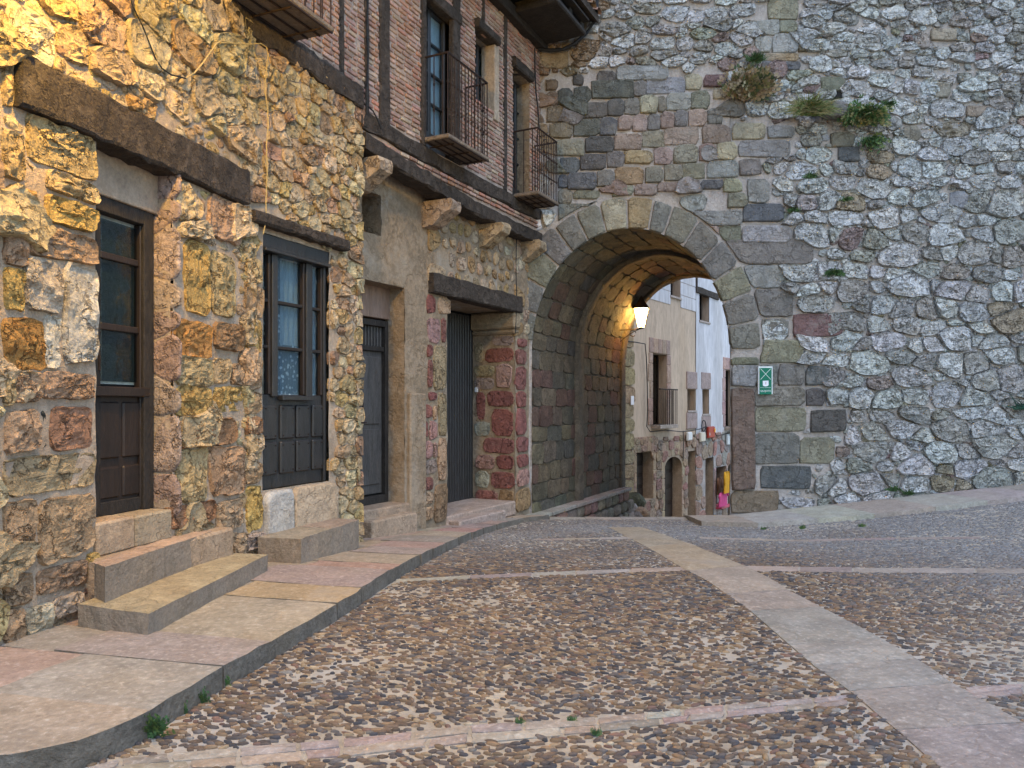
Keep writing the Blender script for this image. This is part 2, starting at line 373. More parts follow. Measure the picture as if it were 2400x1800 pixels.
# road base
ground = empty('ground', (0, 0, 0), kind='structure')
XS = np.concatenate([np.arange(-6, 14.5, .3), [16, 30, 60]]); YS = np.concatenate([[-60, -20, -6], np.arange(-2, 13.0, .3), [13.0]])
V = [(x, y, g(x, y)-.004) for y in YS for x in XS]; n = len(XS)
V = np.array(V); Fq = np.array([(j*n+i, j*n+i+1, (j+1)*n+i+1, (j+1)*n+i) for j in range(len(YS)-1) for i in range(n-1)])
mk('bedding', V, Fq, m_mat, ground, smooth=True)
# polygons to keep pebbles off
pathpx = [((1425, 1236), (1505, 1236)), ((1515, 1282), (1610, 1272)), ((1611, 1338), (1746, 1326)), ((1700, 1392), (1846, 1382)), ((1758, 1432), (1925, 1423)), ((1850, 1512), (2068, 1498)), ((1905, 1560), (2150, 1545)), ((1990, 1620), (2234, 1602)), ((2100, 1712), (2400, 1695)), ((2215, 1812), (2560, 1800)), ((2460, 2020), (2900, 2000))]
pathw = [(hit(*a), hit(*b_)) for a, b_ in pathpx]
pathpoly = [p[0][:2] for p in pathw]+[p[1][:2] for p in pathw[::-1]]
def bandpts(lst): return [(hit(x, y0), hit(x, y1)) for x, y0, y1 in lst]
bands = [bandpts([(60, 1840, 1893), (282, 1778, 1812), (560, 1752, 1796), (800, 1732, 1774), (1100, 1700, 1742), (1400, 1682, 1716), (1700, 1652, 1682), (1990, 1628, 1652)]),
         bandpts([(2262, 1612, 1640), (2400, 1602, 1628), (2700, 1585, 1612)]),
         bandpts([(925, 1358, 1365), (1100, 1349, 1357), (1350, 1338, 1346), (1612, 1328, 1338)]),
         bandpts([(1742, 1326, 1338), (2000, 1330, 1342), (2400, 1333, 1345), (2900, 1336, 1348)]),
         bandpts([(1250, 1263, 1267), (1500, 1258, 1263)]),
         bandpts([(1640, 1258, 1263), (2000, 1262, 1267), (2300, 1258, 1263)])]
polys = [pathpoly]+[[p[0][:2] for p in b_]+[p[1][:2] for p in b_[::-1]] for b_ in bands]
kerb = [(-4.6, 3.02), (-2.35, 3.02), (-1.98, 3.06), (-1.78, 3.2), (-1.66, 3.45), (-1.53, 4.11), (-1.36, 4.8), (-1.19, 5.55), (-1.0, 6.7), (-.8, 8.1), (-.62, 9.2), (-.42, 10.2), (-.04, 11.5), (.15, 12.1), (.62, 12.75)]
polys.append([(-9, 3.02)]+kerb+[(.62, 13.5), (-9, 13.5)])
rkerb = [(2.85, 11.55), (4.0, 11.15), (5.2, 11.05), (6.5, 11.2), (7.6, 11.35), (9, 11.4), (14, 11.5)]
polys.append([(2.85, 13.5)]+rkerb+[(14, 13.5)])
def inpoly(x, y, P):
    P = np.array(P); ins = np.zeros(len(x), bool); j = len(P)-1
    for i in range(len(P)):
        xi, yi = P[i]; xj, yj = P[j]
        c = ((yi > y) != (yj > y)) & (x < (xj-xi)*(y-yi)/((yj-yi) if yj != yi else 1e-9)+xi); ins ^= c; j = i
    return ins
rs = np.random.RandomState(4)
def vn(x, y, s, seed):   # value noise
    r = np.random.RandomState(seed); T = r.rand(64, 64); u = x*s+100; v = y*s+100; i = np.floor(u).astype(int); j = np.floor(v).astype(int); fu = u-i; fv = v-j
    fu = fu*fu*(3-2*fu); fv = fv*fv*(3-2*fv); a = T[i % 64, j % 64]; b_ = T[(i+1) % 64, j % 64]; c = T[i % 64, (j+1) % 64]; d = T[(i+1) % 64, (j+1) % 64]
    return (a*(1-fu)+b_*fu)*(1-fv)+(c*(1-fu)+d*fu)*fv
px_, py_ = [], []
SPX, SPY = .053, .0315
yy = np.arange(2.1, 12.75, SPY)
for k, y in enumerate(yy):
    f = 1 if y < 8.5 else 1.15
    if y > 8.5 and k % 8 == 0: continue
    x = np.arange(-2.2, .68*y+2.0, SPX*f)+(k % 2)*SPX*.5; px_.append(x); py_.append(np.full(len(x), y))
X = np.concatenate(px_); Y = np.concatenate(py_); X = X+rs.uniform(-.013, .013, len(X)); Y = Y+rs.uniform(-.009, .009, len(Y))
keep = np.ones(len(X), bool)
for P in polys: keep &= ~inpoly(X, Y, P)
dens = vn(X, Y, 1.3, 3)*.6+vn(X, Y, 5, 5)*.4
keep &= rs.rand(len(X)) < np.clip(1.32-dens*.75, .45, .97)
X, Y, dens = X[keep], Y[keep], dens[keep]; NP_ = len(X)
Z = np.array([g(a, b_) for a, b_ in zip(X, Y)])
big = rs.uniform(.7, 1.3, NP_); ang = rs.normal(0, .38, NP_)+vn(X, Y, .8, 9)*.7-.35; ln = rs.uniform(.018, .034, NP_)*(1.15-.3*dens)*big; wd = rs.uniform(.0095, .0165, NP_)*(1.12-.25*dens)*big**.5; ht = rs.uniform(.004, .0105, NP_)-np.clip(dens-.5, 0, 1)*.012
tint = np.array([(.175, .118, .070), (.125, .086, .058), (.085, .066, .055), (.052, .049, .051), (.10, .085, .075), (.24, .175, .105), (.17, .15, .125), (.14, .085, .064), (.32, .26, .18)])
ci = rs.choice(len(tint), NP_, p=[.21, .24, .17, .14, .10, .05, .04, .04, .01]); pc = tint[ci]*rs.uniform(.8, 1.35, (NP_, 1))*np.array([.90, .92, .96])
wg = np.clip((Y-7.2)/3, 0, 1)*.55+np.clip((X-.28*Y-.6)/2, 0, 1)*.4; wg = np.clip(wg*(.5+vn(X, Y, .9, 21)), 0, .75)[:, None]; pc = pc*(1-wg)+np.array([.20, .20, .20])*rs.uniform(.7, 1.25, (NP_, 1))*wg
NA = 8; th = np.arange(NA)/NA*2*np.pi; rr = rs.uniform(.80, 1.16, (NP_, NA))
def ring(f, z):
    lx = ln[:, None]*f*np.cos(th)*rr; ly = wd[:, None]*f*np.sin(th)*rr; ca, sa = np.cos(ang)[:, None], np.sin(ang)[:, None]
    return np.stack([X[:, None]+lx*ca-ly*sa, Y[:, None]+lx*sa+ly*ca, Z[:, None]+z[:, None]+0*lx], 2)
r0 = ring(1., np.full(NP_, -.006)-.002); r1 = ring(.92, ht*.45); r2 = ring(.55, ht*.92)
top = np.stack([X, Y, Z+ht], 1)[:, None, :]
PV = np.concatenate([r0, r1, r2, top], 1); nv = 3*NA+1
FF = []
for k in range(2):
    for i in range(NA): a, b_, c, d = k*NA+i, k*NA+(i+1) % NA, (k+1)*NA+(i+1) % NA, (k+1)*NA+i; FF += [(a, b_, c), (a, c, d)]
for i in range(NA): FF.append((2*NA+i, 2*NA+(i+1) % NA, 3*NA))
FF = np.array(FF)
order = np.argsort(Y+(np.abs(X/Y) > .68)*50+(Y < 3.15)*50); near = order[:300]; far = order[300:]
for i in near: mk('pebble', PV[i], FF, m_peb, ground, col=pc[i], smooth=True)
allF = (FF[None]+(np.arange(len(far))*nv)[:, None, None]).reshape(-1, 3)
mk('pebble', PV[far].reshape(-1, 3), allF, m_peb, ground, col=np.repeat(pc[far], nv, 0), smooth=True, kind='stuff')
# slabs on ground
TAN, PINK, GREY, PALE = (.31, .255, .19), (.27, .222, .195), (.27, .24, .205), (.32, .275, .225)
def slabmesh(Q, hfn, th_, rn, sub=3, gap=.004, jit=.003):   # Q four xy corners ccw
    Q = [np.array(q[:2]) for q in Q]; c = sum(Q)/4; Q = [c+(q-c)*(1-gap/max(.05, np.linalg.norm(q-c))) for q in Q]; V = []; n = sub+1
    for lev in (0, 1):
        for j in range(n):
            for i in range(n):
                a, b_ = i/sub, j/sub; p = (Q[0]*(1-a)+Q[1]*a)*(1-b_)+(Q[3]*(1-a)+Q[2]*a)*b_
                e = (i in (0, sub)) or (j in (0, sub))
                V.append((p[0]+rn.uniform(-jit, jit)*e, p[1]+rn.uniform(-jit, jit)*e, hfn(p[0], p[1])+(0 if lev == 0 else -th_)-(.006 if e and lev == 0 else 0)+rn.uniform(-1, 1)*jit*.4))
    F = []; m_ = n*n
    for j in range(sub):
        for i in range(sub): F.append((j*n+i, j*n+i+1, (j+1)*n+i+1, (j+1)*n+i))
    bd_ = [i for i in range(n)]+[j*n+sub for j in range(1, n)]+[sub*n+i for i in range(sub-1, -1, -1)]+[j*n for j in range(sub-1, 0, -1)]
    for k in range(len(bd_)): a, b_ = bd_[k], bd_[(k+1) % len(bd_)]; F.append((a, b_, b_+m_, a+m_))
    return V, F
path = empty('path', (2, 7, 0), kind='structure')
pcol = [(.31, .25, .18), (.33, .255, .17), (.30, .245, .19), (.27, .225, .19), (.24, .23, .205), (.25, .235, .21), (.24, .225, .20), (.25, .215, .19), (.245, .215, .195), (.235, .215, .20)]
for i in range(len(pathw)-1):
    (a, b_), (c, d) = pathw[i], pathw[i+1]
    v, f = slabmesh([c, d, b_, a], lambda x, y: g(x, y)+.010, .08, rn, sub=5); mk('slab', v, f, m_slab, path, col=vc(rn, pcol[i], .04, .015), smooth=False)
for bi, bd_ in enumerate(bands):
    bo = empty('paving_band', tuple(bd_[0][0]), kind='structure'); rows = 2 if bi < 2 else 1
    for k in range(len(bd_)-1):
        L_ = np.linalg.norm(np.array(bd_[k][0][:2])-np.array(bd_[k+1][0][:2])); m_ = max(1, int(L_/(.21 if rows == 2 else .4)))
        for r in range(rows):
            cuts = [0]+[min(.98, max(.02, (i+rn.uniform(-.2, .2)+(.3 if r else 0))/m_)) for i in range(1, m_)]+[1]
            for t0, t1 in zip(cuts, cuts[1:]):
                def P(t, w):
                    a = np.array(bd_[k][0][:2])*(1-t)+np.array(bd_[k+1][0][:2])*t; b_ = np.array(bd_[k][1][:2])*(1-t)+np.array(bd_[k+1][1][:2])*t; return a*(1-w)+b_*w
                w0, w1 = r/rows, (r+1)/rows
                v, f = slabmesh([P(t0, w1), P(t1, w1), P(t1, w0), P(t0, w0)], lambda x, y: g(x, y)+.008, .06, rn, sub=2, gap=.011, jit=.006)
                mk('stone', v, f, m_slab, bo, col=vc(rn, rn.choice([PINK, PALE, TAN, (.28, .215, .18), (.30, .26, .23)]), .12))
# left pavement
pav = empty('pavement', (-1.5, 6, .4), kind='structure')
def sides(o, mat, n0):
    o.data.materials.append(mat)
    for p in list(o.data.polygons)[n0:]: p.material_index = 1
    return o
def along(P, s):
    for a, b_ in zip(P, P[1:]):
        L_ = math.dist(a, b_)
        if s <= L_: return (a[0]+(b_[0]-a[0])*s/L_, a[1]+(b_[1]-a[1])*s/L_)
        s -= L_
    return P[-1]
kl = kerb[1:]; klen = sum(math.dist(a, b_) for a, b_ in zip(kl, kl[1:]))
wallb = [(-3.65, 3.02), (-3.62, 3.2), (-3.5, 3.5), (-3.25, 4.2), (-2.98, 5.0), (-2.7, 6.2), (-2.5, 7.1), (-2.1, 8.2), (-1.9, 8.9), (-1.5, 10), (-.85, 11), (-.3, 12.1), (.2, 12.95)]
wlen = sum(math.dist(a, b_) for a, b_ in zip(wallb, wallb[1:]))
cuts = [0, .95, 1.55, 2.0, 2.9, 3.35, 4.0, 4.35, 5.0, 5.5, 6.1, 6.7, 7.3, 7.9, 8.5, 9.1, 9.8, klen]
cc = [TAN, GREY, PINK, TAN, (.33, .23, .155), PINK, (.30, .21, .16), TAN, PINK, (.31, .22, .17), PINK, TAN, (.31, .20, .165), PINK, (.30, .22, .18), PINK, TAN]
for i, (s0, s1) in enumerate(zip(cuts, cuts[1:])):
    k0, k1 = along(kl, s0), along(kl, s1); w0, w1 = along(wallb, s0/klen*wlen), along(wallb, s1/klen*wlen)
    sp = rn.uniform(.52, .7) if i > 0 else .999
    mid = lambda a, b_, t: (a[0]+(b_[0]-a[0])*t, a[1]+(b_[1]-a[1])*t)
    ksub = 6 if i == 0 else 4
    if i == 0:   # rounded end slab
        for s_a in (0, .3, .6):
            pass
        pts = [along(kl, s) for s in np.linspace(s0, s1, 9)]
        Vv = []; poly = pts+[w1, (-4.6, 3.6), (-4.6, 3.02)]
        for x, y in poly: Vv.append((x, y, zp(y)))
        for x, y in poly: Vv.append((x, y, zp(y)-.3))
        nn = len(poly); Ff = [tuple(range(nn))]+[(k, (k+1) % nn, (k+1) % nn+nn, k+nn) for k in range(nn)]
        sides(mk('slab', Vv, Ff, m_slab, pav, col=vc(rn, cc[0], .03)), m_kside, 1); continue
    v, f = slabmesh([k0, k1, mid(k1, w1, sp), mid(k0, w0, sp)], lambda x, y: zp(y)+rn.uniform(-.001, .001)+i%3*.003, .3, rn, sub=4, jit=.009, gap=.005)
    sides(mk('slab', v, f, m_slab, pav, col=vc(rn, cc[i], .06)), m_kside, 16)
    v, f = slabmesh([mid(k0, w0, sp), mid(k1, w1, sp), w1, w0], lambda x, y: zp(y)-.004, .3, rn, sub=3, jit=.004)
    mk('slab', v, f, m_slab, pav, col=vc(rn, rn.choice([TAN, PINK, (.31, .23, .175)]), .08))
Vv = [(x-.06, y+(.06 if y < 3.3 else 0), zp(y)-.02) for x, y in kerb]+[(-5 if y < 9 else x-4, y+.0, zp(y)-.02) for x, y in kerb]; nn = len(kerb)
mk('bedding', Vv, [(k, k+1, nn+k+1, nn+k) for k in range(nn-1)], m_mort_w, pav)
# right pavement
rp = empty('pavement', (6, 12, .3), kind='structure')
L_ = sum(math.dist(a, b_) for a, b_ in zip(rkerb, rkerb[1:])); s = 0; i = 0
while s < L_-.05:
    e = min(L_, s+rn.uniform(.7, 1.1)); k0, k1 = along(rkerb, s), along(rkerb, e)
    v, f = slabmesh([k0, k1, (k1[0]+.05, 13.02), (k0[0]+.05, 13.02)], lambda x, y: g(x, y)+.075, .12, rn, sub=4, jit=.006)
    mk('slab', v, f, m_slab, rp, col=vc(rn, (.34, .31, .28) if i % 3 else (.30, .25, .215), .08)); s = e; i += 1
# crest edging and street beyond
ce = empty('street_edging', (1.5, 12.7, 0), kind='structure')
for i, (a, b_) in enumerate(zip(np.linspace(.62, 3.0, 5), np.linspace(.62, 3.0, 5)[1:])):
    v, f = slabmesh([(a, 12.62), (b_, 12.55), (b_, 12.85), (a, 12.9)], lambda x, y: g(x, 12.7)+.02, .1, rn, sub=3); mk('slab', v, f, m_slab, ce, col=vc(rn, GREY, .05))
YS = np.concatenate([np.arange(12.95, 40, .8), [60, 90]]); XS2 = [-8, -2, 0, 1, 2, 3, 4, 6, 8, 12, 20, 40]
V = [(x, y, zr(y)-.02) for y in YS for x in XS2]; n = len(XS2)
tag(mk('street', V, [(j*n+i, j*n+i+1, (j+1)*n+i+1, (j+1)*n+i) for j in range(len(YS)-1) for i in range(n-1)], m_mat, None, smooth=True), kind='structure')

# ================================================================== ARCHED GATE WALL
gate = empty('arched_gate_wall', (4, YW, 0), 'tall rubble and ashlar town wall pierced by the round stone archway', 'wall')
xc, zc, aa, bb = (1479-CX)/K*YW, EYE+(CY-820)/K*YW, 1.676, 2.06
xl, xr = xc-aa, xc+aa; RW = .53
GK = YW/K
A5 = lambda l: [(1180+x0*.3014, 1180+x1*.3014, 100+y0*.3014, 100+y1*.3014, c) for x0, y0, x1, y1, c in l]
A4 = lambda l: [(1650+x0*.3919, 1650+x1*.3919, 600+y0*.3919, 600+y1*.3919, c) for x0, y0, x1, y1, c in l]
A3 = lambda l: [(1650+x0*.3616, 1650+x1*.3616, y0*.3616, y1*.3616, c) for x0, y0, x1, y1, c in l]
CC = dict(gl=(.235, .24, .235), dk=(.085, .085, .078), md=(.155, .15, .135), tn=(.28, .255, .19), pk=(.235, .18, .155), gn=(.18, .175, .135), oc=(.27, .205, .125), pu=(.15, .095, .09), wh=(.5, .5, .48), rb=(.135, .105, .085), td=(.16, .125, .09), bl=(.10, .105, .11))
ash = A5([(880, 185, 1275, 295, 'gl'), (730, 225, 870, 305, 'dk'), (540, 250, 620, 330, 'dk'), (690, 300, 1010, 435, 'dk'), (1010, 300, 1105, 420, 'md'), (1110, 270, 1410, 400, 'gl'), (1415, 250, 1545, 370, 'tn'), (1555, 255, 1725, 345, 'pu'), (425, 360, 535, 480, 'dk'), (545, 345, 680, 465, 'dk'),
 (580, 465, 805, 590, 'dk'), (810, 440, 935, 575, 'dk'), (940, 430, 1055, 560, 'md'), (1060, 415, 1195, 550, 'tn'), (1200, 420, 1262, 540, 'gn'), (1268, 390, 1455, 525, 'gl'), (1460, 375, 1600, 515, 'gn'), (1630, 355, 1740, 435, 'tn'),
 (545, 600, 745, 725, 'dk'), (750, 590, 880, 720, 'bl'), (890, 570, 1000, 680, 'pk'), (1005, 560, 1115, 690, 'pk'), (1120, 555, 1215, 680, 'md'), (1220, 545, 1325, 670, 'pk'), (1330, 530, 1425, 655, 'md'), (1440, 515, 1578, 650, 'pk'), (1585, 515, 1700, 635, 'md'),
 (410, 755, 625, 880, 'gn'), (635, 735, 855, 855, 'dk'), (865, 710, 1075, 835, 'pk'), (1080, 690, 1245, 815, 'gn'), (1250, 660, 1510, 795, 'pk'), (1545, 645, 1760, 780, 'pk'), (1780, 625, 2035, 755, 'tn'),
 (440, 895, 590, 1015, 'bl'), (600, 870, 795, 990, 'dk'), (805, 850, 940, 970, 'md'), (947, 840, 1155, 940, 'oc'), (1170, 815, 1310, 945, 'pk'), (1325, 795, 1505, 935, 'gn'), (1525, 790, 1645, 920, 'pk'), (1655, 780, 1815, 915, 'tn'), (1825, 760, 2226, 890, 'gl'),
 (500, 1015, 720, 1140, 'bl'), (725, 990, 860, 1120, 'md'), (870, 970, 1090, 1100, 'oc'), (1105, 960, 1240, 1090, 'gn'), (1250, 950, 1390, 1075, 'gn'), (1395, 940, 1565, 1060, 'gn'), (1580, 920, 1820, 1050, 'gl'), (1835, 905, 2000, 1030, 'md'),
 (545, 1150, 745, 1215, 'gn'), (845, 1115, 1010, 1195, 'gn'), (1015, 1105, 1190, 1190, 'pk'), (1195, 1090, 1355, 1160, 'pk'), (1440, 1075, 1525, 1155, 'md'), (1535, 1070, 1700, 1140, 'bl'), (1710, 1060, 1850, 1160, 'tn'),
 (430, 1255, 735, 1385, 'md'), (340, 500, 505, 620, 'td'), (355, 628, 535, 745, 'td'), (335, 380, 420, 490, 'td'), (280, 60, 500, 200, 'oc'), (330, 290, 420, 370, 'td'), (1740, 1170, 1890, 1285, 'gn'), (1900, 1060, 2060, 1245, 'gl'), (430, 1030, 495, 1130, 'bl'), (430, 1145, 535, 1250, 'gn'),
 (1440, 1310, 1850, 1420, 'gl'), (1860, 1260, 2170, 1390, 'bl'), (1680, 1430, 1845, 1560, 'gn'), (1852, 1425, 2230, 1550, 'gl'), (1570, 1430, 1672, 1530, 'pk')])
ash += A4([(130, -95, 650, 48, 'md'), (230, 58, 470, 190, 'gl'), (290, 198, 530, 365, 'md'), (535, 345, 830, 480, 'pu'), (320, 382, 505, 498, 'md'), (340, 507, 590, 640, 'gn'), (440, 650, 600, 770, 'md'), (608, 660, 740, 770, 'bl'), (300, 790, 600, 895, 'md'), (610, 790, 720, 890, 'dk'), (305, 905, 605, 1050, 'gn'), (640, 920, 850, 1050, 'dk'), (305, 1062, 565, 1240, 'md'), (572, 1080, 780, 1240, 'gn'), (340, 1252, 640, 1390, 'bl'),
 (160, 655, 310, 780, 'gl'), (145, 608, 325, 648, 'gn'), (165, 790, 298, 1393, 'rb'), (160, 1402, 440, 1538, 'td'), (120, 1545, 262, 1600, 'td'), (315, 655, 435, 780, 'md')])
ash += A3([(410, 820, 580, 895, 'gl'), (415, 0, 605, 128, 'tn'), (350, 132, 485, 230, 'gl'), (490, 132, 605, 210, 'gn'), (330, 240, 435, 340, 'gl'), (440, 220, 605, 345, 'gl'), (390, 352, 610, 398, 'oc'), (370, 402, 620, 455, 'bl'), (610, 250, 735, 335, 'td'), (760, 500, 910, 590, 'gn'), (820, 860, 970, 950, 'gn'), (870, 955, 1000, 1050, 'bl'), (1465, 195, 1630, 265, 'tn'), (1480, 540, 1590, 635, 'gn'), (1290, 815, 1400, 915, 'gn'), (1590, 1240, 1705, 1350, 'gl'), (1700, 690, 1880, 760, 'pk')])
arects = []; gitems = []
def archpush(P, A=aa+RW+.02, Bz=bb+RW+.02):
    P = P.copy()
    for k in range(len(P)):
        x, z = P[k]
        if z > zc-.05:
            e = math.sqrt(((x-xc)/A)**2+((z-zc)/Bz)**2)
            if e < 1: P[k] = (xc+(x-xc)/max(e, .05), zc+(z-zc)/max(e, .05))
        elif x < xr+.01: P[k][0] = xr+.01
    return P
ra = random.Random(11)
for x0, x1, y0, y1, c in ash:
    u0, u1, z0, z1 = (x0-CX)*GK, (x1-CX)*GK, EYE+(CY-y1)*GK, EYE+(CY-y0)*GK
    P = rectpoly(u0-.010, u1+.010, z0-.008, z1+.008, ra, .04); P = archpush(resample(P, 20))
    arects.append((u0, u1, z0, z1))
    if z0 > zc and ((( (u0+u1)/2-xc)/(aa+RW))**2+(((z0+z1)/2-zc)/(bb+RW))**2) < .9: continue
    gt = stone(P, AW, -.03, ra.uniform(.03, .06) if c != 'rb' else .08, ra, n=18, rnd=1, q=.08, jit=.014, inset=.03, rough=.009, tilt=.06, dome=.15)
    if gt: gitems.append((*gt, vc(ra, CC[c], .14, .05)))
# voussoirs
vb = [176, 163, 150, 137, 126.5, 116, 104.5, 92, 80, 71, 58.5, 46, 34, 22.5, 11, 0]
vcol = ['md', 'gn', 'md', 'gn', 'dk', 'oc', 'md', 'oc', 'oc', 'md', 'gn', 'md', 'gn', 'md', 'gl']
vitems = []
def ell(t, r=0): return (xc+(aa+r)*math.cos(t), zc+(bb+r)*math.sin(t))
vcol = ['md', 'md', 'gn', 'md', 'md', 'gn', 'tn', 'oc', 'md', 'gn', 'md', 'md', 'gn', 'md', 'md']
for k in range(15):
    t0, t1 = R(vb[k])-.008, R(vb[k+1])+.008
    ts = np.linspace(t0, t1, 6); rw = RW+ra.uniform(-.03, .02)
    P = np.array([ell(t, .0) for t in ts]+[ell(t, rw) for t in ts[::-1]])
    gt = stone(P, AW, -.06, .045, ra, n=24, rnd=1, q=.05, jit=.006, inset=.02, rough=.005, tilt=.02, dome=.15)
    vitems.append((*gt, vc(ra, CC[vcol[k]], .1, .04)))
emit_parts(vitems, 'voussoir', m_ash, gate)
def gsize(u, z):
    px, py = CX+u/GK, CY-(z-EYE)/GK
    if py < 230: return .33, .135
    if py < 420: return .34, .20
    if px < 1760: return .36, .25
    return .41, .30
def ggap(u, z):
    py = CY-(z-EYE)/GK
    return .006 if py < 380 else .008+.026*ra.random()
def gcol(u, z, r):
    px, py = CX+u/GK, CY-(z-EYE)/GK; k = r.random()
    if px < 1420 and py < 430 and px < 1330+.3*(260-py): return vc(r, (.27, .20, .13), .2)
    if 1290 < px < 1700+(py-200)*.35 and 185 < py < 560: return vc(r, r.choice([CC['md'], CC['dk'], CC['gn'], CC['gl'], CC['pk']]), .12)
    if k < .04: return vc(r, (.38, .33, .24), .15)
    if k < .065: return vc(r, (.30, .235, .215), .15)
    if k < .20: return vc(r, (.36, .355, .32), .15)
    return vc(r, (.54, .555, .55) if r.random() < .78 else (.40, .40, .385), .18, .03)
holes_r = [(u0, u1, z0, z1) for u0, u1, z0, z1 in arects]
HOLE = ((1938-CX)*GK, (1976-CX)*GK, EYE+(CY-234)*GK, EYE+(CY-214)*GK)
gr = rubble(AW, (-.2, 13.2, -.2, 9.6), gsize, ggap, holes_r+[HOLE], ra, gcol, lambda u, z: .065 if z > 5.6 else .085, asp=1.7, pushfn=archpush,
            skip=lambda u, z: (z > zc and ((u-xc)/(aa+RW))**2+((z-zc)/(bb+RW))**2 < 1) or (z <= zc and u < xr+.45) or z < g(u, 12.9)-.1, wv=.050, tilt=.28, rough=.036, n=15, rnd=1, q=.06, inset=.020, dome=.1)
gl_ = gitems+gr
gl_.sort(key=lambda t: -score(t[0]))
def inash(t): u, z = t[0][-1][0], t[0][-1][2]; px, py = CX+u/GK, CY-(z-EYE)/GK; return px < 1700+(py-200)*.35 and 185 < py < 560
aset = set(id(t[0]) for t in gitems)|set(id(t[0]) for t in gr if inash(t))
for t in gl_[:300]: mk('stone', t[0], t[1], m_ash if id(t[0]) in aset else m_lime, gate, col=t[2], smooth=id(t[0]) in aset)
for mt, sel in ((m_ash, True), (m_lime, False)):
    b_ = B()
    for t in gl_[300:]:
        if (id(t[0]) in aset) == sel: b_.add(*t)
    if b_.v: b_.mk('stone', mt, gate, smooth=sel, kind='stuff')
# small fill stones between the rubble
fl = rubble(AW, (xr+.8, 9.4, -.1, 9.4), lambda u, z: (.23, .15), .05, holes_r, ra, gcol, .03, lo=-.03, asp=1.4, pushfn=archpush, n=9, skip=lambda u, z: (z > zc and ((u-xc)/(aa+RW))**2+((z-zc)/(bb+RW))**2 < 1) or (z <= zc and u < xr+.45), wv=.02, rough=.010)
b_ = B(); [b_.add(*t) for t in fl]; b_.mk('pinning_stone', m_lime, gate, smooth=True, kind='stuff')
# mortar face (front and back), columns round the opening
def face(yoff, mname, dx):
    cols = [(x, -2.2) for x in np.arange(-3.2 if dx else -.3, xl-.01, .2)]+[(xl, -2.2)]+[(xc-aa*math.cos(t), zc+bb*math.sin(t)) for t in np.linspace(0, math.pi, 41)]+[(xr, -2.2)]+[(x, -2.2) for x in np.arange(xr+.1, 14, .2)]
    V = []; F = []; m_ = 44; r_ = random.Random(3)
    for x, z0 in cols:
        for j in range(m_+1): V.append((x+dx, yoff+r_.uniform(-.012, .012)*(not dx), z0+(10-z0)*j/m_))
    for i in range(len(cols)-1):
        for j in range(m_): F.append((i*(m_+1)+j, (i+1)*(m_+1)+j, (i+1)*(m_+1)+j+1, i*(m_+1)+j+1))
    mk(mname, V, F, m_mort_p, gate, smooth=True)
face(YW, 'mortar_face', 0); TD = 4.7; face(YW+TD, 'rear_face', .472*TD)
mk('wall_top', [(-.3, YW, 10), (13.9, YW, 10), (16.1, YW+TD, 10), (-1, YW+TD, 10)], [(0, 1, 2, 3)], m_mort_p, gate)
# dark putlog hole
box('putlog_hole', AW, *HOLE, -.2, .004, m_dark, gate)
# tunnel
prof = [(xl, z) for z in np.linspace(-2.3, zc, 20)[:-1]]+[(xc-aa*math.cos(t), zc+bb*math.sin(t)) for t in np.linspace(0, math.pi, 60)]+[(xr, z) for z in np.linspace(zc, -2.3, 20)[1:]]
prof = np.array(prof); pl = np.concatenate([[0], np.cumsum(np.hypot(*(prof[1:]-prof[:-1]).T))])
def TM(u, q, o):
    x = np.interp(u, pl, prof[:, 0]); z = np.interp(u, pl, prof[:, 1]); e = .05
    dx = np.interp(u+e, pl, prof[:, 0])-np.interp(u-e, pl, prof[:, 0]); dz = np.interp(u+e, pl, prof[:, 1])-np.interp(u-e, pl, prof[:, 1]); L = math.hypot(dx, dz) or 1
    return (x+o*dz/L+.472*q, YW+q, z-o*dx/L)
PLN = pl[-1]
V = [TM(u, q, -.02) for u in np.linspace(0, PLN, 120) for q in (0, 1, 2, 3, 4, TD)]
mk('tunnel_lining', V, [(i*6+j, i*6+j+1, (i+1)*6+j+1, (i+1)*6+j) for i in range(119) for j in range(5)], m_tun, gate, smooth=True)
titems = []; rt = random.Random(5); u = 2.2
while u < PLN-2.4:
    h = rt.uniform(.27, .38); q = .02 if int(u*10) % 2 else -.2
    while q < TD:
        w = rt.uniform(.36, .62); q0, q1 = max(.02, q), min(TD, q+w)
        if q1-q0 > .1 and not (q0 < 2.15 and q1 > 1.9 and False):
            gt = stone(rectpoly(u+.004, u+h-.004, q0+.004, q1-.004, rt, .07), TM, -.03, rt.uniform(.004, .016), rt, n=14, rnd=1, q=.07, jit=.015, inset=.015, rough=.004, tilt=.03, dome=.05)
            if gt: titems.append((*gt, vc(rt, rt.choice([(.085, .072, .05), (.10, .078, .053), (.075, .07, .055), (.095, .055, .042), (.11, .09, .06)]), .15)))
        q += w
    u += h
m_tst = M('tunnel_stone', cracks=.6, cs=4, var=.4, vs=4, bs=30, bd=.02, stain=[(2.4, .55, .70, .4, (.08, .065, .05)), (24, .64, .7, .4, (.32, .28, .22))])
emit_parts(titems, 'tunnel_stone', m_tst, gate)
for q0, q1, o in ((1.85, 2.1, .085), (2.1, 2.22, .045), (TD-.25, TD+.02, .06)):
    us = np.linspace(2.1, PLN-2.3, 90); V = []; sec = [(-.02, q0), (o*.8, q0), (o, q0+.03), (o, q1-.03), (o*.8, q1), (-.02, q1)]
    for u in us:
        for oo, qq in sec: V.append(TM(u, qq+rt.uniform(-.006, .006), oo+rt.uniform(-.008, .008)))
    mk('arch_rib', V, [(i*6+j, i*6+j+1, (i+1)*6+j+1, (i+1)*6+j) for i in range(89) for j in range(5)], m_tst, gate, col=(.095, .078, .058), smooth=True)
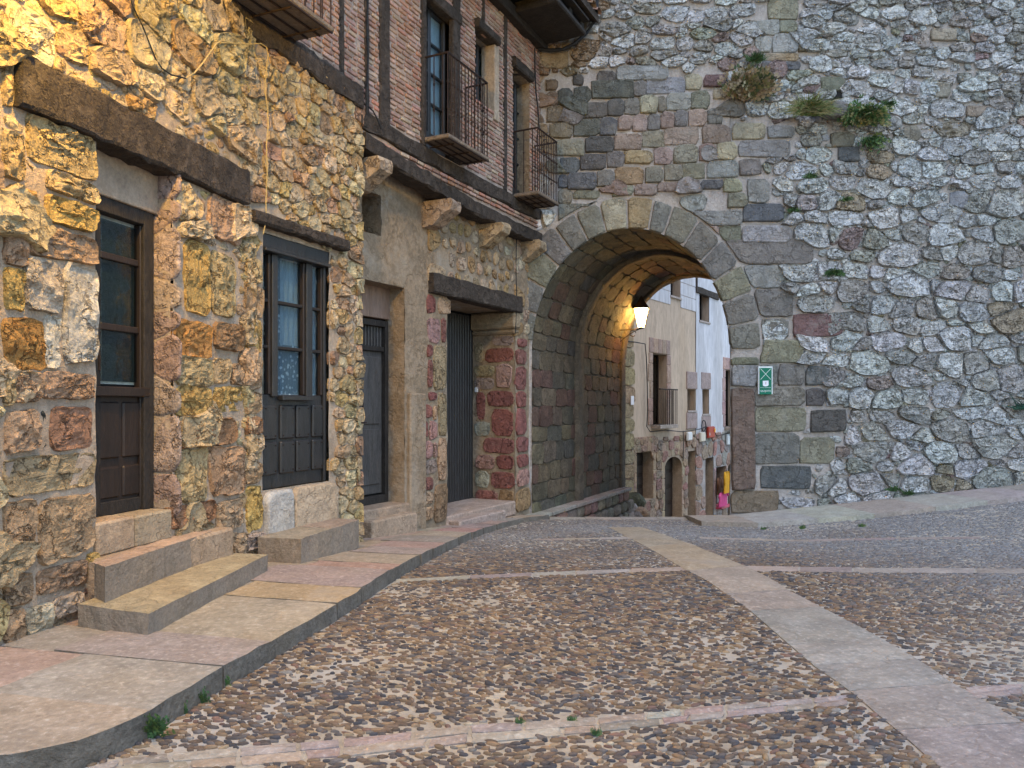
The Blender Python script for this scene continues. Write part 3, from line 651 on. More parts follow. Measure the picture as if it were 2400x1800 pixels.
# plinth ledge along the left tunnel wall
TW = Wall((xl, YW), d=(.472, 1))
for i in range(9):
    a, b_ = i*.6-.35, i*.6+.57-.35; z1 = .06-.005*i
    box('ledge_slab', TW, a+.1, b_+.1, z1-.07, z1, -.05, .24, m_slab, gate, col=vc(rt, (.24, .22, .20), .1), c=.012)
for r_ in range(5):
    i = 0; a = -.3
    while a < 5:
        w = rt.uniform(.32, .55); z1 = -.02-r_*.25
        gt = stone(rectpoly(a+.01, a+w-.01, z1-.23, z1-.01, rt, .06), TW, .12, .205, rt, n=14, rnd=1, q=.12, inset=.025, rough=.006, tilt=.04)
        mk('plinth_stone', gt[0], gt[1], m_tst, gate, col=vc(rt, rt.choice([(.24, .14, .115), (.22, .18, .135), (.19, .165, .13)]), .15), smooth=True); a += w
mk('plinth_core', [TW(-.4, -1.6, .15), TW(5, -1.6, .15), TW(5, .03, .15), TW(-.4, .03, .15)], [(0, 1, 2, 3)], m_tun, gate)

# ================================================================== NEAR STONE HOUSE
near = empty('stone_house', (-2.6, 6, .45), 'nearest house of warm tan rubble with a glazed dark door and wooden shop window', 'house')
PALT = dict(t=(.44, .315, .195), y=(.46, .295, .12), p=(.40, .255, .185), g=(.44, .365, .32), o=(.42, .215, .075), w=(.54, .47, .43), b=(.30, .17, .10), r=(.33, .175, .125), k=(.38, .27, .18), d=(.05, .05, .055))
nst = [(0, 48, 300, 415, 't'), (52, 222, 262, 372, 't'), (0, 81, 422, 505, 'y'), (96, 219, 452, 515, 'y'), (100, 222, 395, 440, 't'), (55, 219, 520, 590, 'p'), (0, 52, 520, 618, 'p'), (0, 47, 625, 722, 'y'), (50, 134, 600, 722, 'g'), (138, 217, 620, 855, 'w'), (0, 95, 742, 862, 'o'), (98, 135, 735, 862, 'w'), (20, 88, 872, 945, 'p'), (90, 215, 868, 935, 'p'), (0, 78, 965, 1063, 'p'), (106, 213, 952, 1056, 'r'), (0, 217, 1072, 1165, 'k'), (84, 214, 1172, 1320, 'p'), (0, 78, 1180, 1340, 'p'), (76, 195, 1338, 1400, 'p'), (0, 70, 1350, 1430, 'k'), (114, 180, 1402, 1450, 'g'), (50, 112, 1430, 1492, 'g'), (0, 46, 1432, 1510, 'k'), (0, 17, 868, 950, 't'), (0, 22, 97, 245, 't'), (24, 118, 5, 120, 'w'), (86, 104, 960, 1050, 'd'), (196, 220, 1298, 1368, 'y'), (196, 219, 1372, 1402, 'r'),
 (425, 487, 558, 735, 'y'), (489, 548, 580, 738, 't'), (480, 553, 452, 548, 'p'), (403, 490, 741, 828, 'o'), (493, 560, 748, 820, 'b'), (403, 490, 835, 900, 't'), (493, 532, 838, 900, 't'), (535, 563, 850, 900, 'k'), (404, 491, 906, 972, 'y'), (494, 562, 905, 965, 'y'), (404, 545, 985, 1050, 'b'), (404, 479, 1056, 1182, 't'), (482, 562, 1052, 1172, 'p'), (392, 498, 1187, 1240, 'b'), (501, 558, 1180, 1250, 'p')]
nst2 = [(568, 606, 600, 660, 't'), (568, 608, 664, 738, 'k'), (566, 606, 742, 826, 'y'), (570, 607, 830, 912, 'k'), (567, 605, 916, 972, 'k'), (567, 606, 976, 1018, 'b'), (571, 605, 1023, 1080, 't'), (569, 606, 1084, 1137, 'k'), (572, 609, 1141, 1250, 'y'), (568, 612, 1256, 1292, 'g')]
lintel1 = N1.rect(30, 568, 122, 253)   # z at left edge
d1u0, d1u1 = N1.su(219), N1.su(400)
zl1 = N1.sz(42, 253)[1]; zl1t = N1.sz(27, 122)[1]
z_sill = 1.09
door1 = (d1u0, d1u1, z_sill, zl1)
win = N2.rect(613, 769, 545, 1150); zwin_top = win[3]; zwin_bot = win[2]
lint2 = (N2.su(574), N2.su(797), N2.sz(574, 520)[1], N2.sz(574, 492)[1])
sillb = (N2.su(612), N2.su(783), .52, zwin_bot)
TOPZ = 5.28
rs_ = random.Random(21); NU0 = N1.su(-260)
rects1 = [N1.rect(*s[:4]) for s in nst]; rects2 = [N2.rect(*s[:4]) for s in nst2]
block1 = rects1+[(d1u0, d1u1+.02, 0, zl1), (N1.su(18), N1.su(566), zl1-.0, zl1t)]
block2 = rects2+[(win[0]-.0, win[1], .4, win[3]), (lint2[0], lint2[1], lint2[2], lint2[3]), sillb]
items = []
for W, sts, rc in ((N1, nst, rects1), (N2, nst2, rects2)):
    for s_, r in zip(sts, rc):
        P = rectpoly(r[0]-.004, r[1]+.004, r[2]-.004, r[3]+.004, rs_, .07)
        gt = stone(P, W, -.04, rs_.uniform(.035, .07) if s_[4] != 'd' else .01, rs_, n=22, rnd=1, q=.09, jit=.026, inset=.026, rough=.022, tilt=.12, dome=.15)
        if gt: items.append((*gt, vc(rs_, warm(PALT[s_[4]]), .1, .05)))
def wcol(u, z, r):
    k = r.random()
    if k < .10: return vc(r, warm((.36, .23, .17)), .18)
    if k < .28: return vc(r, warm((.45, .31, .17)), .18)
    if k < .55: return vc(r, warm((.53, .415, .30)), .15)
    return vc(r, warm((.45, .335, .23)), .18)
items += rubble(N1, (NU0, 0.03, .2, TOPZ), lambda u, z: (.36, .24) if z > 2.2 else (.42, .28), .006, block1, rs_, wcol, .085, lo=-.03, asp=1.35, rough=.030, n=15, wv=.030, dome=.1, q=.1, tilt=.3, rnd=1, skip=lambda u, z: z < .42)
items += rubble(N2, (0.02, N2.len-.01, .3, TOPZ-.05), lambda u, z: (.17, .145), .004, block2, rs_, wcol, .052, lo=-.03, asp=1.25, rough=.022, n=12, wv=.022, tilt=.3, inset=.018, rnd=1, q=.1, dome=.1, skip=lambda u, z: z < .4)
emit_parts(items, 'stone', m_warm, near, smooth=False)
fill = rubble(N1, (NU0, 0., .4, TOPZ), lambda u, z: (.15, .10), .012, block1, rs_, wcol, .034, lo=-.03, asp=1.3, rough=.012, n=9, wv=.012, rnd=1)
b_ = B(); [b_.add(*t) for t in fill]; b_.mk('pinning_stone', m_warm, near, smooth=True, kind='stuff')
sheet(N1, NU0, 0, .2, 6.5, [(d1u0, d1u1, z_sill-.01, zl1+.01)], .018, m_mort_w, 'mortar_face', near, seed=3)
sheet(N2, 0, N2.len, .2, 5.3, [(win[0], win[1], win[2], win[3])], .012, m_mort_w, 'mortar_face', near, seed=4)
# end return of the house at the recessed neighbour
mk('end_wall', [N2(N2.len, .2, 0), N2(N2.len, .2, -.9), N2(N2.len, 5.3, -.9), N2(N2.len, 5.3, 0)], [(0, 1, 2, 3)], m_mort_w, near)
for z in np.arange(.45, 5.0, .19):
    w = rs_.uniform(.05, .1)
    gt = stone(rectpoly(-.12, .05, z+.01, z+.175, rs_, .15), lambda u, zz, o: N2(N2.len+o, zz, -.0+u*.8), -.04, .03, rs_, n=10, rough=.006, tilt=.1, rnd=1)
    if gt: mk('quoin', gt[0], gt[1], m_warm, near, col=wcol(0, 0, rs_), smooth=True)
# door 1 recess
RD = .15
rev = Wall(N1(d1u1, 0)[:2], d=tuple(-N1.n), flip=False); 
if np.dot(rev.n, -N1.d) < 0: rev.n = -rev.n
sheet(rev, -.0, RD+.1, z_sill-.2, zl1+.05, [], 0, m_mort_w, 'reveal', near, seed=5)
rvi = rubble(rev, (.02, RD+.04, z_sill, zl1-.02), lambda u, z: (.16, .26), .010, [], rs_, lambda u, z, r: vc(r, (.34, .26, .21), .15), .008, asp=1., n=12, rough=.005, tilt=.05, rnd=1)
emit_parts(rvi, 'reveal_stone', m_warm, near)
b_ = B(); v, f = cbox(N1, d1u0-.3, d1u1+.25, zl1-.30, zl1+.02, -RD-.12, -RD+.04); b_.add(v, f); b_.mk('inner_lintel', m_mort_w, near, usecol=False)
mk('head_soffit', [N1(d1u0-.3, zl1+.003, 0.02), N1(d1u1+.25, zl1+.003, .02), N1(d1u1+.25, zl1+.003, -RD), N1(d1u0-.3, zl1+.003, -RD)], [(0, 1, 2, 3)], m_beam, near)
v, f = beam(N1, (N1.su(24), zl1), (N1.su(566), N1.sz(561, 481)[1]), zl1t-zl1, -.15, .09, 3, segs=26, jit=.009); mk('door_lintel', v, f, m_beam, near)
v, f = beam(N2, (lint2[0], lint2[2]), (lint2[1], N2.sz(797, 591)[1]), lint2[3]-lint2[2]-.0, -.1, .13, 4, segs=14, jit=.006); mk('window_lintel', v, f, m_beam, near)
# door 1 leaf
OD = -RD-.03
dr = mk('door', [N1(d1u0-.3, z_sill-.05, OD-.05), N1(d1u1+.2, z_sill-.05, OD-.05), N1(d1u1+.2, zl1-.25, OD-.05), N1(d1u0-.3, zl1-.25, OD-.05)], [(0, 1, 2, 3)], m_dark, near)
uR = N1.su(361, OD); ztop = zl1-.29
def bx(name, W, px0, px1, z0, z1, o0, o1, mat, par, **k):
    return box(name, W, W.su(px0, o1), W.su(px1, o1), z0, z1, o0, o1, mat, par, **k)
bx('door_frame', N1, 338, 361, z_sill+.0, ztop, OD-.04, OD+.05, m_wood, dr); bx('door_frame', N1, 170, 338, ztop-.12, ztop, OD-.04, OD+.05, m_wood, dr)
bx('door_stile', N1, 329, 338, z_sill+.02, ztop-.12, OD-.04, OD+.02, m_brown, dr); bx('door_stile', N1, 190, 237, z_sill+.02, ztop-.12, OD-.04, OD+.02, m_wood, dr)
zmid = N1.sz(300, 917, OD)[1]; zg = zmid+.05
bx('door_rail', N1, 180, 352, zmid-.04, zmid+.03, OD-.03, OD+.055, m_brown, dr)
gz = [zg, N1.sz(300, 772, OD)[1], N1.sz(300, 612, OD)[1], ztop-.13]
for i in (1, 2): bx('glazing_bar', N1, 237, 329, gz[i]-.025, gz[i]+.025, OD-.03, OD+.005, m_brown, dr)
for i in range(3): bx('glass_pane', N1, 237, 329, gz[i]+.02, gz[i+1]-.02, OD-.022, OD-.012, m_glassd, dr, c=.001)
box('curtain', N1, N1.su(235, OD), N1.su(329, OD), zg, ztop-.1, OD-.045, OD-.040, M('grey_blind', (.36, .40, .40), var=.2, vs=3, bs=40), dr, c=.001)
zpn = [z_sill+.06, z_sill+(zmid-z_sill)*.42, zmid-.08]
for i, (a, b2) in enumerate(((zpn[0]+.06, zpn[1]-.03), (zpn[1]+.03, zpn[2]))):
    for (x0, x1) in ((215, 282), (290, 329)): bx('door_panel', N1, x0, x1, a, b2, OD-.03, OD+.012, m_brown, dr, c=.012)
bx('kick_board', N1, 190, 352, z_sill, z_sill+.1, OD-.03, OD+.015, m_wood, dr)
bx('door_body', N1, 190, 338, z_sill, zmid, OD-.045, OD-.005, m_brown, dr)
bx('door_bell', N1, 233, 237, N1.sz(234, 870, OD)[1], N1.sz(234, 832, OD)[1], OD+.02, OD+.03, m_iron, dr)
# threshold stones
for x0, x1 in ((214, 305), (306, 392)):
    v, f = cbox(N1, N1.su(x0), N1.su(x1)-.004, .86, z_sill+rs_.uniform(-.004, .004), -RD-.15, .05, .015); mk('threshold', v, f, m_step, near, col=vc(rs_, (.36, .27, .19), .06))
# door steps: slabs laid in front of the door
def stepblock(name, A, Bp, Cp, Dp, z0, z1, col, label, split=1):
    e = empty(name, (A[0], A[1], z0), label, 'doorstep', 'stone steps along the house fronts'); A, Bp, Cp, Dp = [np.array(p) for p in (A, Bp, Cp, Dp)]
    for i in range(split):
        t0, t1 = i/split, (i+1)/split
        q = [A*(1-t0)+Bp*t0, A*(1-t1)+Bp*t1, Dp*(1-t1)+Cp*t1, Dp*(1-t0)+Cp*t0]
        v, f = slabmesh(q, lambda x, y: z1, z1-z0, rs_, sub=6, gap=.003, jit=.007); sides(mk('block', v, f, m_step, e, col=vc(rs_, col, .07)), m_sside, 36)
    return e
def atz(px, py, z): y = (EYE-z)*K/(py-CY); return ((px-CX)/K*y, y)
A_ = atz(347, 1436, .64); B_ = atz(629, 1298, .64); D_ = atz(179, 1414, .64); Cb = atz(505, 1292, .64)
stepblock('doorstep', A_, B_, Cb, D_, .42, .64, (.34, .265, .18), 'lowest and longest tan stone step below the glazed door')
A_ = atz(247, 1327, .87); B_ = atz(499, 1243, .87)
stepblock('doorstep', A_, B_, (B_[0]-.3, B_[1]+.06), (-2.72, 5.0), .55, .87, (.36, .27, .18), 'upper yellowish stone step directly under the sill of the glazed door', split=2)
A_ = atz(705, 1262, .70); B_ = atz(843, 1216, .70); D_ = atz(618, 1257, .70)
stepblock('doorstep', A_, B_, (B_[0]-.35, B_[1]+.12), (D_[0]-.05, D_[1]), .40, .70, (.29, .23, .18), 'high grey brown stone step below the wooden shop window', split=2)
v, f = cbox(N1, N1.su(196), N1.su(500), .45, .862, -.05, .20, .02); mk('footing_stone', v, f, m_step, near, col=(.34, .25, .17))
# shop window
wd_ = empty('tmp', (0, 0, 0)); bpy.data.objects.remove(wd_)
wu0, wu1, wz0, wz1 = win; OW = -.05
wdo = mk('shop_window', [N2(wu0, wz0, OW-.12), N2(wu1, wz0, OW-.12), N2(wu1, wz1, OW-.12), N2(wu0, wz1, OW-.12)], [(0, 1, 2, 3)], m_dark, near)
def U(px): return N2.su(px)
zA = N2.sz(613, 924)[1]      # bottom of glazing
zT = N2.sz(613, 578)[1]
box('window_frame', N2, U(613), U(620), wz0, wz1, OW-.06, OW+.03, m_paint, wdo); box('window_frame', N2, U(763), U(769), wz0, wz1, OW-.06, OW+.03, m_paint, wdo)
box('window_head', N2, U(613), U(769), zT+.0, wz1, OW-.06, OW+.06, m_paint, wdo); box('drip_board', N2, U(614), U(768), zT-.035, zT, OW-.04, OW+.10, m_paint, wdo)
for a, b2 in ((642, 655), (722, 736)): box('mullion', N2, U(a), U(b2), zA-.02, zT-.035, OW-.06, OW+.035, m_paint, wdo)
zs_ = [zA, zA+(zT-.04-zA)*.34, zA+(zT-.04-zA)*.67, zT-.04]
for a, b2 in ((620, 642), (655, 722), (736, 763)):
    for i in (1, 2): box('glazing_bar', N2, U(a), U(b2), zs_[i]-.016, zs_[i]+.016, OW-.05, OW+.005, m_wood, wdo)
    for i in range(3): box('glass_pane', N2, U(a), U(b2), zs_[i]+.012, zs_[i+1]-.012, OW-.03, OW-.024, m_glass, wdo, c=.0005)
    box('sash_stile', N2, U(b2)-.03, U(b2), zA, zT-.04, OW-.05, OW+.015, m_brown, wdo)
lace = bpy.data.materials.new('lace_curtain'); lace.use_nodes = True; t = lace.node_tree; bs_ = t.nodes['Principled BSDF']; vo = t.nodes.new('ShaderNodeTexVoronoi'); vo.inputs['Scale'].default_value = 22
tcn = t.nodes.new('ShaderNodeTexCoord'); t.links.new(tcn.outputs['Object'], vo.inputs['Vector']); cr = t.nodes.new('ShaderNodeValToRGB'); t.links.new(vo.outputs[0], cr.inputs[0]); t.links.new(cr.outputs[0], bs_.inputs['Base Color'])
cr.color_ramp.elements[0].position = .25; cr.color_ramp.elements[0].color = (.75, .78, .8, 1); cr.color_ramp.elements[1].position = .42; cr.color_ramp.elements[1].color = (.20, .25, .29, 1)
V = []; nn = 60
for j in range(2):
    for i in range(nn+1): V.append(N2(U(620)+(U(763)-U(620))*i/nn, (zA, zT)[j], OW-.075+.012*math.sin(i*1.3)))
mk('curtain', V, [(i, i+1, nn+2+i, nn+1+i) for i in range(nn)], M('net_curtain', (.58, .64, .68), var=.15, vs=4, bs=60, stretch=(3, 3, .5)), wdo, smooth=True)
V = []
for j in range(2):
    for i in range(nn+1): V.append(N2(U(655)+(U(676)-U(655))*i/nn, (zA, zT)[j], OW-.058+.006*math.sin(i*1.3)))
mk('lace_edge', V, [(i, i+1, nn+2+i, nn+1+i) for i in range(nn)], lace, wdo, smooth=True)
V = []
for j, zz in enumerate((zA, zA+(zT-zA)*.36)):
    for i in range(nn+1): V.append(N2(U(676)+(U(722)-U(676))*i/nn, zz, OW-.056+.006*math.sin(i*1.3)))
mk('lace_panel', V, [(i, i+1, nn+2+i, nn+1+i) for i in range(nn)], lace, wdo, smooth=True)
box('window_rail', N2, U(660), U(732), zA-.055, zA-.01, OW, OW+.07, m_paint, wdo)
box('board_backing', N2, U(620), U(763), wz0, zA, OW-.06, OW+.0, m_paint, wdo)
zm = wz0+.13+(zA-.09-wz0-.13)*.48
for (a, b2) in ((622, 655), (663, 696), (701, 731), (738, 762)):
    for (q0, q1) in ((wz0+.13, zm-.012), (zm+.012, zA-.10)):
        pn = box('panel', N2, U(a), U(b2), q0, q1, OW-.01, OW+.028, m_paint, wdo, c=.016)
        for su_, sz_ in ((U(a)+.03, q0+.035), (U(b2)-.03, q0+.035), (U(a)+.03, q1-.035), (U(b2)-.03, q1-.035)):
            vv, ff = tube([N2(su_, sz_, OW+.026), N2(su_, sz_, OW+.036)], .008); mk('stud', vv, ff, m_iron, near).parent = wdo
for x0, x1 in ((613, 680), (681, 783)):
    gt = stone(rectpoly(U(x0)+.003, U(x1)-.003, .55, wz0-.01, rs_, .015), N2, -.15, .075, rs_, n=22, rnd=1, q=.08, jit=.006, inset=.02, rough=.005, tilt=.01, dome=.05)
    mk('sill_stone', gt[0], gt[1], m_step, near, col=(.42, .39, .35) if x0 < 650 else (.42, .32, .22), smooth=True)

# ================================================================== TIMBER-FRAMED BRICK HOUSE
th_ = empty('timber_framed_house', (-.5, 11, .2), 'house with jettied thin brick upper floor over a brown plastered ground floor', 'house')
rh = random.Random(31); FL = FW.len
zs2, zh2 = .63, FW.sz(845, 652)[1]
D2 = (-.3, FW.su(948), .1, zh2); zb3 = FW.sz(1001, 685)[1]
D3 = (FW.su(1048), FW.su(1207), .1, zb3+.01)
SL = (FW.su(849), FW.su(893), FW.sz(849, 540)[1], FW.sz(849, 442)[1])
sheet(FW, -.9, FL+.02, -.1, 5.15, [D2, D3, SL], 0, m_plast, 'plaster_face', th_, seed=8, jit=.012)
box('slit_back', FW, SL[0]-.05, SL[1]+.05, SL[2]-.05, SL[3]+.05, -.35, -.3, m_dark, th_)
def recess(W, r, dep, mat, par, bottom=True):
    u0, u1, z0, z1 = r
    V = [W(u0, z0), W(u1, z0), W(u1, z1), W(u0, z1)]+[W(u0, z0, -dep), W(u1, z0, -dep), W(u1, z1, -dep), W(u0, z1, -dep)]
    mk('reveal', V, [(1, 2, 6, 5), (2, 3, 7, 6), (3, 0, 4, 7), (0, 1, 5, 4)], mat, par)
recess(FW, SL, .3, m_plast, th_)
recess(FW, D2, .32, m_plast, th_)
# door 2 (grey plank door with slatted fanlight)
o2 = -.31; dt = FW.sz(904, 775, o2)[1]; 
box('overdoor_panel', FW, -.4, D2[1]+.02, FW.sz(870, 745, o2)[1], zh2+.1, -.45, -.24, M('old_planks_plaster', (.23, .155, .115), var=.3, vs=3, bs=30, stretch=(3, 3, .3)), th_)
dz1 = FW.sz(904, 765, o2)[1]; fz = FW.sz(880, 818, o2)[1]; 
d2 = mk('old_door', [FW(-.4, .5, o2-.06), FW(D2[1], .5, o2-.06), FW(D2[1], dz1+.1, o2-.06), FW(-.4, dz1+.1, o2-.06)], [(0, 1, 2, 3)], m_dark, th_)
uf = FW.su(904, o2)
box('door_frame', FW, uf-.07, uf, zs2, dz1+.06, o2-.06, o2+.05, m_wood, d2); box('door_frame', FW, -.4, uf-.07, dz1-.02, dz1+.06, o2-.06, o2+.05, m_wood, d2)
box('transom', FW, -.4, uf-.07, fz-.03, fz+.03, o2-.05, o2+.03, m_wood, d2)
for i in range(9): box('slat', FW, uf-.12-i*.06, uf-.085-i*.06, fz+.03, dz1-.02, o2-.03, o2, m_greywood, d2)
box('door_leaf', FW, -.35, uf-.07, zs2+.12, fz-.03, o2-.05, o2-.01, m_greywood, d2)
zq = FW.sz(870, 1000, o2)[1]
for a, b2 in ((zs2+.24, zq-.03), (zq+.03, fz-.1)): box('door_panel', FW, uf-.62, uf-.13, a, b2, o2-.02, o2+.008, m_greywood, d2, c=.014)
box('weather_board', FW, -.35, uf-.02, zs2, zs2+.1, o2-.02, o2+.06, m_wood, d2)
hz = FW.sz(842, 985, o2)[1]; vv, ff = tube([FW(FW.su(842, o2), hz+.25, o2+.02), FW(FW.su(842, o2), hz+.22, o2+.06), FW(FW.su(842, o2), hz+.05, o2+.06), FW(FW.su(842, o2), hz, o2+.02)], .01); mk('door_handle', vv, ff, m_iron, d2)
vv, ff = tube([FW(FW.su(842, o2), hz-.03, o2+.02), FW(FW.su(852, o2), hz-.03, o2+.05)], .008); mk('door_latch', vv, ff, m_iron, d2)
v, f = cbox(FW, -.3, D2[1]+.05, .2, zs2, -.5, .06, .02); mk('threshold', v, f, m_step, th_, col=(.31, .23, .165))
# pilaster, quoins, door 3
pz = FW.sz(952, 921)[1]
v, f = cbox(FW, FW.su(954), FW.su(992), .1, pz, -.02, .06, .02); mk('pilaster', v, f, m_plast, th_)
c4 = lambda x, y: (750+x*.482, 550+y*.482)
ql = [(515, 285, 562, 380, 'R'), (568, 295, 635, 385, 'T'), (515, 395, 583, 525, 'P'), (587, 400, 612, 525, 'R'), (517, 530, 545, 595, 'R'), (520, 605, 548, 745, 'R'), (550, 535, 612, 755, 'G'), (525, 762, 568, 808, 'R'), (505, 825, 545, 895, 'R'), (548, 830, 568, 900, 'T'), (572, 770, 613, 980, 'G'), (572, 985, 613, 1200, 'T'), (505, 905, 522, 990, 'R'), (525, 905, 570, 1000, 'P'), (505, 1005, 545, 1090, 'P'), (547, 1005, 568, 1085, 'P'), (508, 1095, 568, 1170, 'K'), (505, 1180, 548, 1250, 'R'), (552, 1212, 616, 1408, 'B'), (430, 1260, 548, 1330, 'T'), (440, 1335, 548, 1410, 'T')]
qc = dict(R=(.21, .085, .07), T=(.36, .24, .15), P=(.32, .19, .155), G=(.27, .215, .13), K=(.26, .20, .17), B=(.26, .165, .09), N=(.27, .27, .22))
qi = []
for x0, y0, x1, y1, c in ql:
    (a, yt), (b2, yb) = c4(x0, y0), c4(x1, y1); r = FW.rect(a, b2, yt, yb)
    gt = stone(rectpoly(r[0]+.006, r[1]-.006, r[2]+.006, r[3]-.006, rh, .06), FW, -.02, rh.uniform(.015, .035), rh, n=16, rnd=1, q=.14, inset=.02, rough=.005, tilt=.03)
    if gt: qi.append((*gt, vc(rh, qc[c], .12)))
qr = [(955, 500, 1000, 545, 'R'), (950, 555, 1000, 630, 'R'), (948, 638, 1000, 750, 'R'), (950, 758, 1000, 840, 'R'), (950, 845, 1000, 975, 'R'), (955, 985, 1010, 1065, 'R'), (955, 1068, 1010, 1135, 'R'), (955, 1145, 1010, 1230, 'P'), (950, 1238, 1018, 1350, 'B')]
for x0, y0, x1, y1, c in qr:
    (a, yt), (b2, yb) = c4(x0, y0), c4(x1, y1); r = FW.rect(a, b2, yt, yb)
    gt = stone(rectpoly(r[0]+.006, r[1]-.006, r[2]+.006, r[3]-.006, rh, .06), FW, -.02, rh.uniform(.02, .05), rh, n=16, rnd=1, q=.14, inset=.02, rough=.006, tilt=.03)
    if gt: qi.append((*gt, vc(rh, qc[c], .12)))
rv3 = Wall(FW(D3[1], 0)[:2], d=tuple(-FW.n)); 
if np.dot(rv3.n, -FW.d) < 0: rv3.n = -rv3.n
qv = [(835, 495, 945, 545, 'K'), (800, 552, 945, 625, 'R'), (855, 630, 935, 750, 'P'), (810, 758, 945, 840, 'R'), (835, 845, 950, 980, 'R'), (790, 985, 952, 1065, 'R'), (755, 1068, 850, 1140, 'P'), (855, 1068, 952, 1140, 'R'), (830, 1150, 952, 1235, 'R'), (755, 1235, 868, 1300, 'R'), (870, 1240, 950, 1350, 'B'), (760, 765, 805, 900, 'R'), (750, 525, 795, 620, 'G'), (750, 635, 850, 690, 'G'), (755, 1145, 825, 1230, 'N'), (750, 905, 830, 980, 'N'), (750, 695, 850, 755, 'K')]
for x0, y0, x1, y1, c in qv:
    (a, yt), (b2, yb) = c4(x0, y0), c4(x1, y1)
    ua, za = rv3.sz(min(a, 1206), yt); ub, zb = rv3.sz(min(b2, 1206), yb); zb_ = rv3.sz(min(a, 1206), yb)[1]
    u0, u1 = sorted((ua, ub)); u0 = max(.0, u0); u1 = min(.82, u1)
    gt = stone(rectpoly(u0+.006, u1-.006, zb_+.006, za-.006, rh, .05), rv3, -.02, rh.uniform(.012, .035), rh, n=16, rnd=1, q=.14, inset=.02, rough=.005, tilt=.03)
    if gt: qi.append((*gt, vc(rh, qc[c], .12)))
patch = (FW.su(1012), FW.su(1212), zb3+.2, 4.55)
def fcol(u, z, r): return vc(r, r.choice([(.38, .28, .18), (.34, .25, .16), (.42, .33, .23), (.36, .24, .12)]), .15)
qi += rubble(FW, patch, lambda u, z: (.20, .22), .06, [], rh, fcol, .03, asp=1., n=12, rough=.008, rnd=1)
qi += rubble(FW, (FW.su(1212), FL-.02, .4, 4.4), lambda u, z: (.16, .22), .03, [FW.rect(1207, 1240, 785, 1250)], rh, fcol, .022, asp=1., n=12, rough=.006, rnd=1)
emit_parts(qi, 'stone', m_warm, th_)
sheet(rv3, 0, .85, -.1, zb3+.05, [], 0, m_plast, 'reveal', th_, seed=9)
cz1, cz0 = rv3.sz(1206, 736)[1], rv3.sz(1206, 782)[1]
v, f = cbox(rv3, -.06, .8, cz0+.08, zb3+.0, -.1, .12, .03); mk('capital', v, f, m_step, th_, col=(.28, .215, .14))
v, f = cbox(rv3, -.03, .8, cz0, cz0+.08, -.1, .07, .03); mk('capital_moulding', v, f, m_step, th_, col=(.26, .20, .135))
v, f = beam(FW, (FW.su(1003), zb3), (FW.su(1213), FW.sz(1213, 735)[1]), .27, -.12, .10, 12, segs=16, jit=.008); mk('door_lintel', v, f, m_beam, th_)
mk('door_soffit', [FW(D3[0], zb3+.012, 0), FW(D3[1], zb3+.012, 0), FW(D3[1], zb3+.012, -.9), FW(D3[0], zb3+.012, -.9)], [(0, 1, 2, 3)], m_plast, th_)
d3 = box('plank_door', FW, D3[0]-.4, D3[1]+.02, .3, zb3, -.86, -.83, m_dark, th_)
ua, ub = FW.su(1030, -.8), FW.su(1109, -.8); npk = 13
for i in range(npk): box('plank', FW, ua+(ub-ua)*i/npk+.004, ua+(ub-ua)*(i+1)/npk-.004, .33, FW.sz(1105, 741, -.8)[1], -.83, -.80, m_paint, d3, c=.008)
v, f = cbox(FW, D3[0]-.02, D3[1]+.0, .1, .33, -.86, .02, .02); mk('threshold', v, f, m_step, th_, col=(.34, .26, .21))
v, f = cbox(FW, FW.su(1050), FW.su(1160), .05, .27, -.05, .2, .02); e = empty('doorstep', FW(FW.su(1050), .1), 'worn pinkish stone step at the black plank door by the arch', 'doorstep', 'stone steps along the house fronts'); mk('block', v, f, m_step, e, col=(.33, .26, .22))
v, f = cbox(FW, FW.su(842), FW.su(950), .2, .52, .04, .2, .02); e = empty('doorstep', FW(FW.su(842), .2), 'low tan stone step in front of the narrow grey old door', 'doorstep', 'stone steps along the house fronts'); mk('block', v, f, m_step, e, col=(.33, .25, .18))
box('switch_plate', rv3, .70, .76, rv3.sz(1115, 915)[1]-.03, rv3.sz(1115, 915)[1]+.05, .0, .025, m_flat, th_, col=(.6, .6, .6))
# jetty: lower beam, infill, upper beam, corbels
zU = 5.03
v, f = beam(F2, (.05, zU), (F2.len-.02, zU-.02), .20, -.25, .03, 41, segs=30, jit=.012, sag=.03); mk('sill_beam', v, f, m_beam, th_)
v, f = beam(F2, (.12, 4.78), (F2.len-.04, 4.60), .19, -.2, .06, 42, segs=30, jit=.012, sag=.07); mk('jetty_beam', v, f, m_beam, th_)
mk('jetty_soffit', [F2(0, 4.9, -.02), F2(F2.len, 4.78, -.02), FW(FL, 4.78, 0), FW(-.5, 4.9, 0)], [(0, 1, 2, 3)], m_plast, th_)
v, f = beam(N2, (-.5, 5.26), (N2.len+.05, 5.22), .24, -.2, .07, 43, segs=18, jit=.014); mk('sill_beam', v, f, m_beam, near)
v, f = beam(N1, (N1.su(330), 5.27), (.05, 5.27), .24, -.2, .07, 44, segs=12, jit=.014); mk('sill_beam', v, f, m_beam, near)
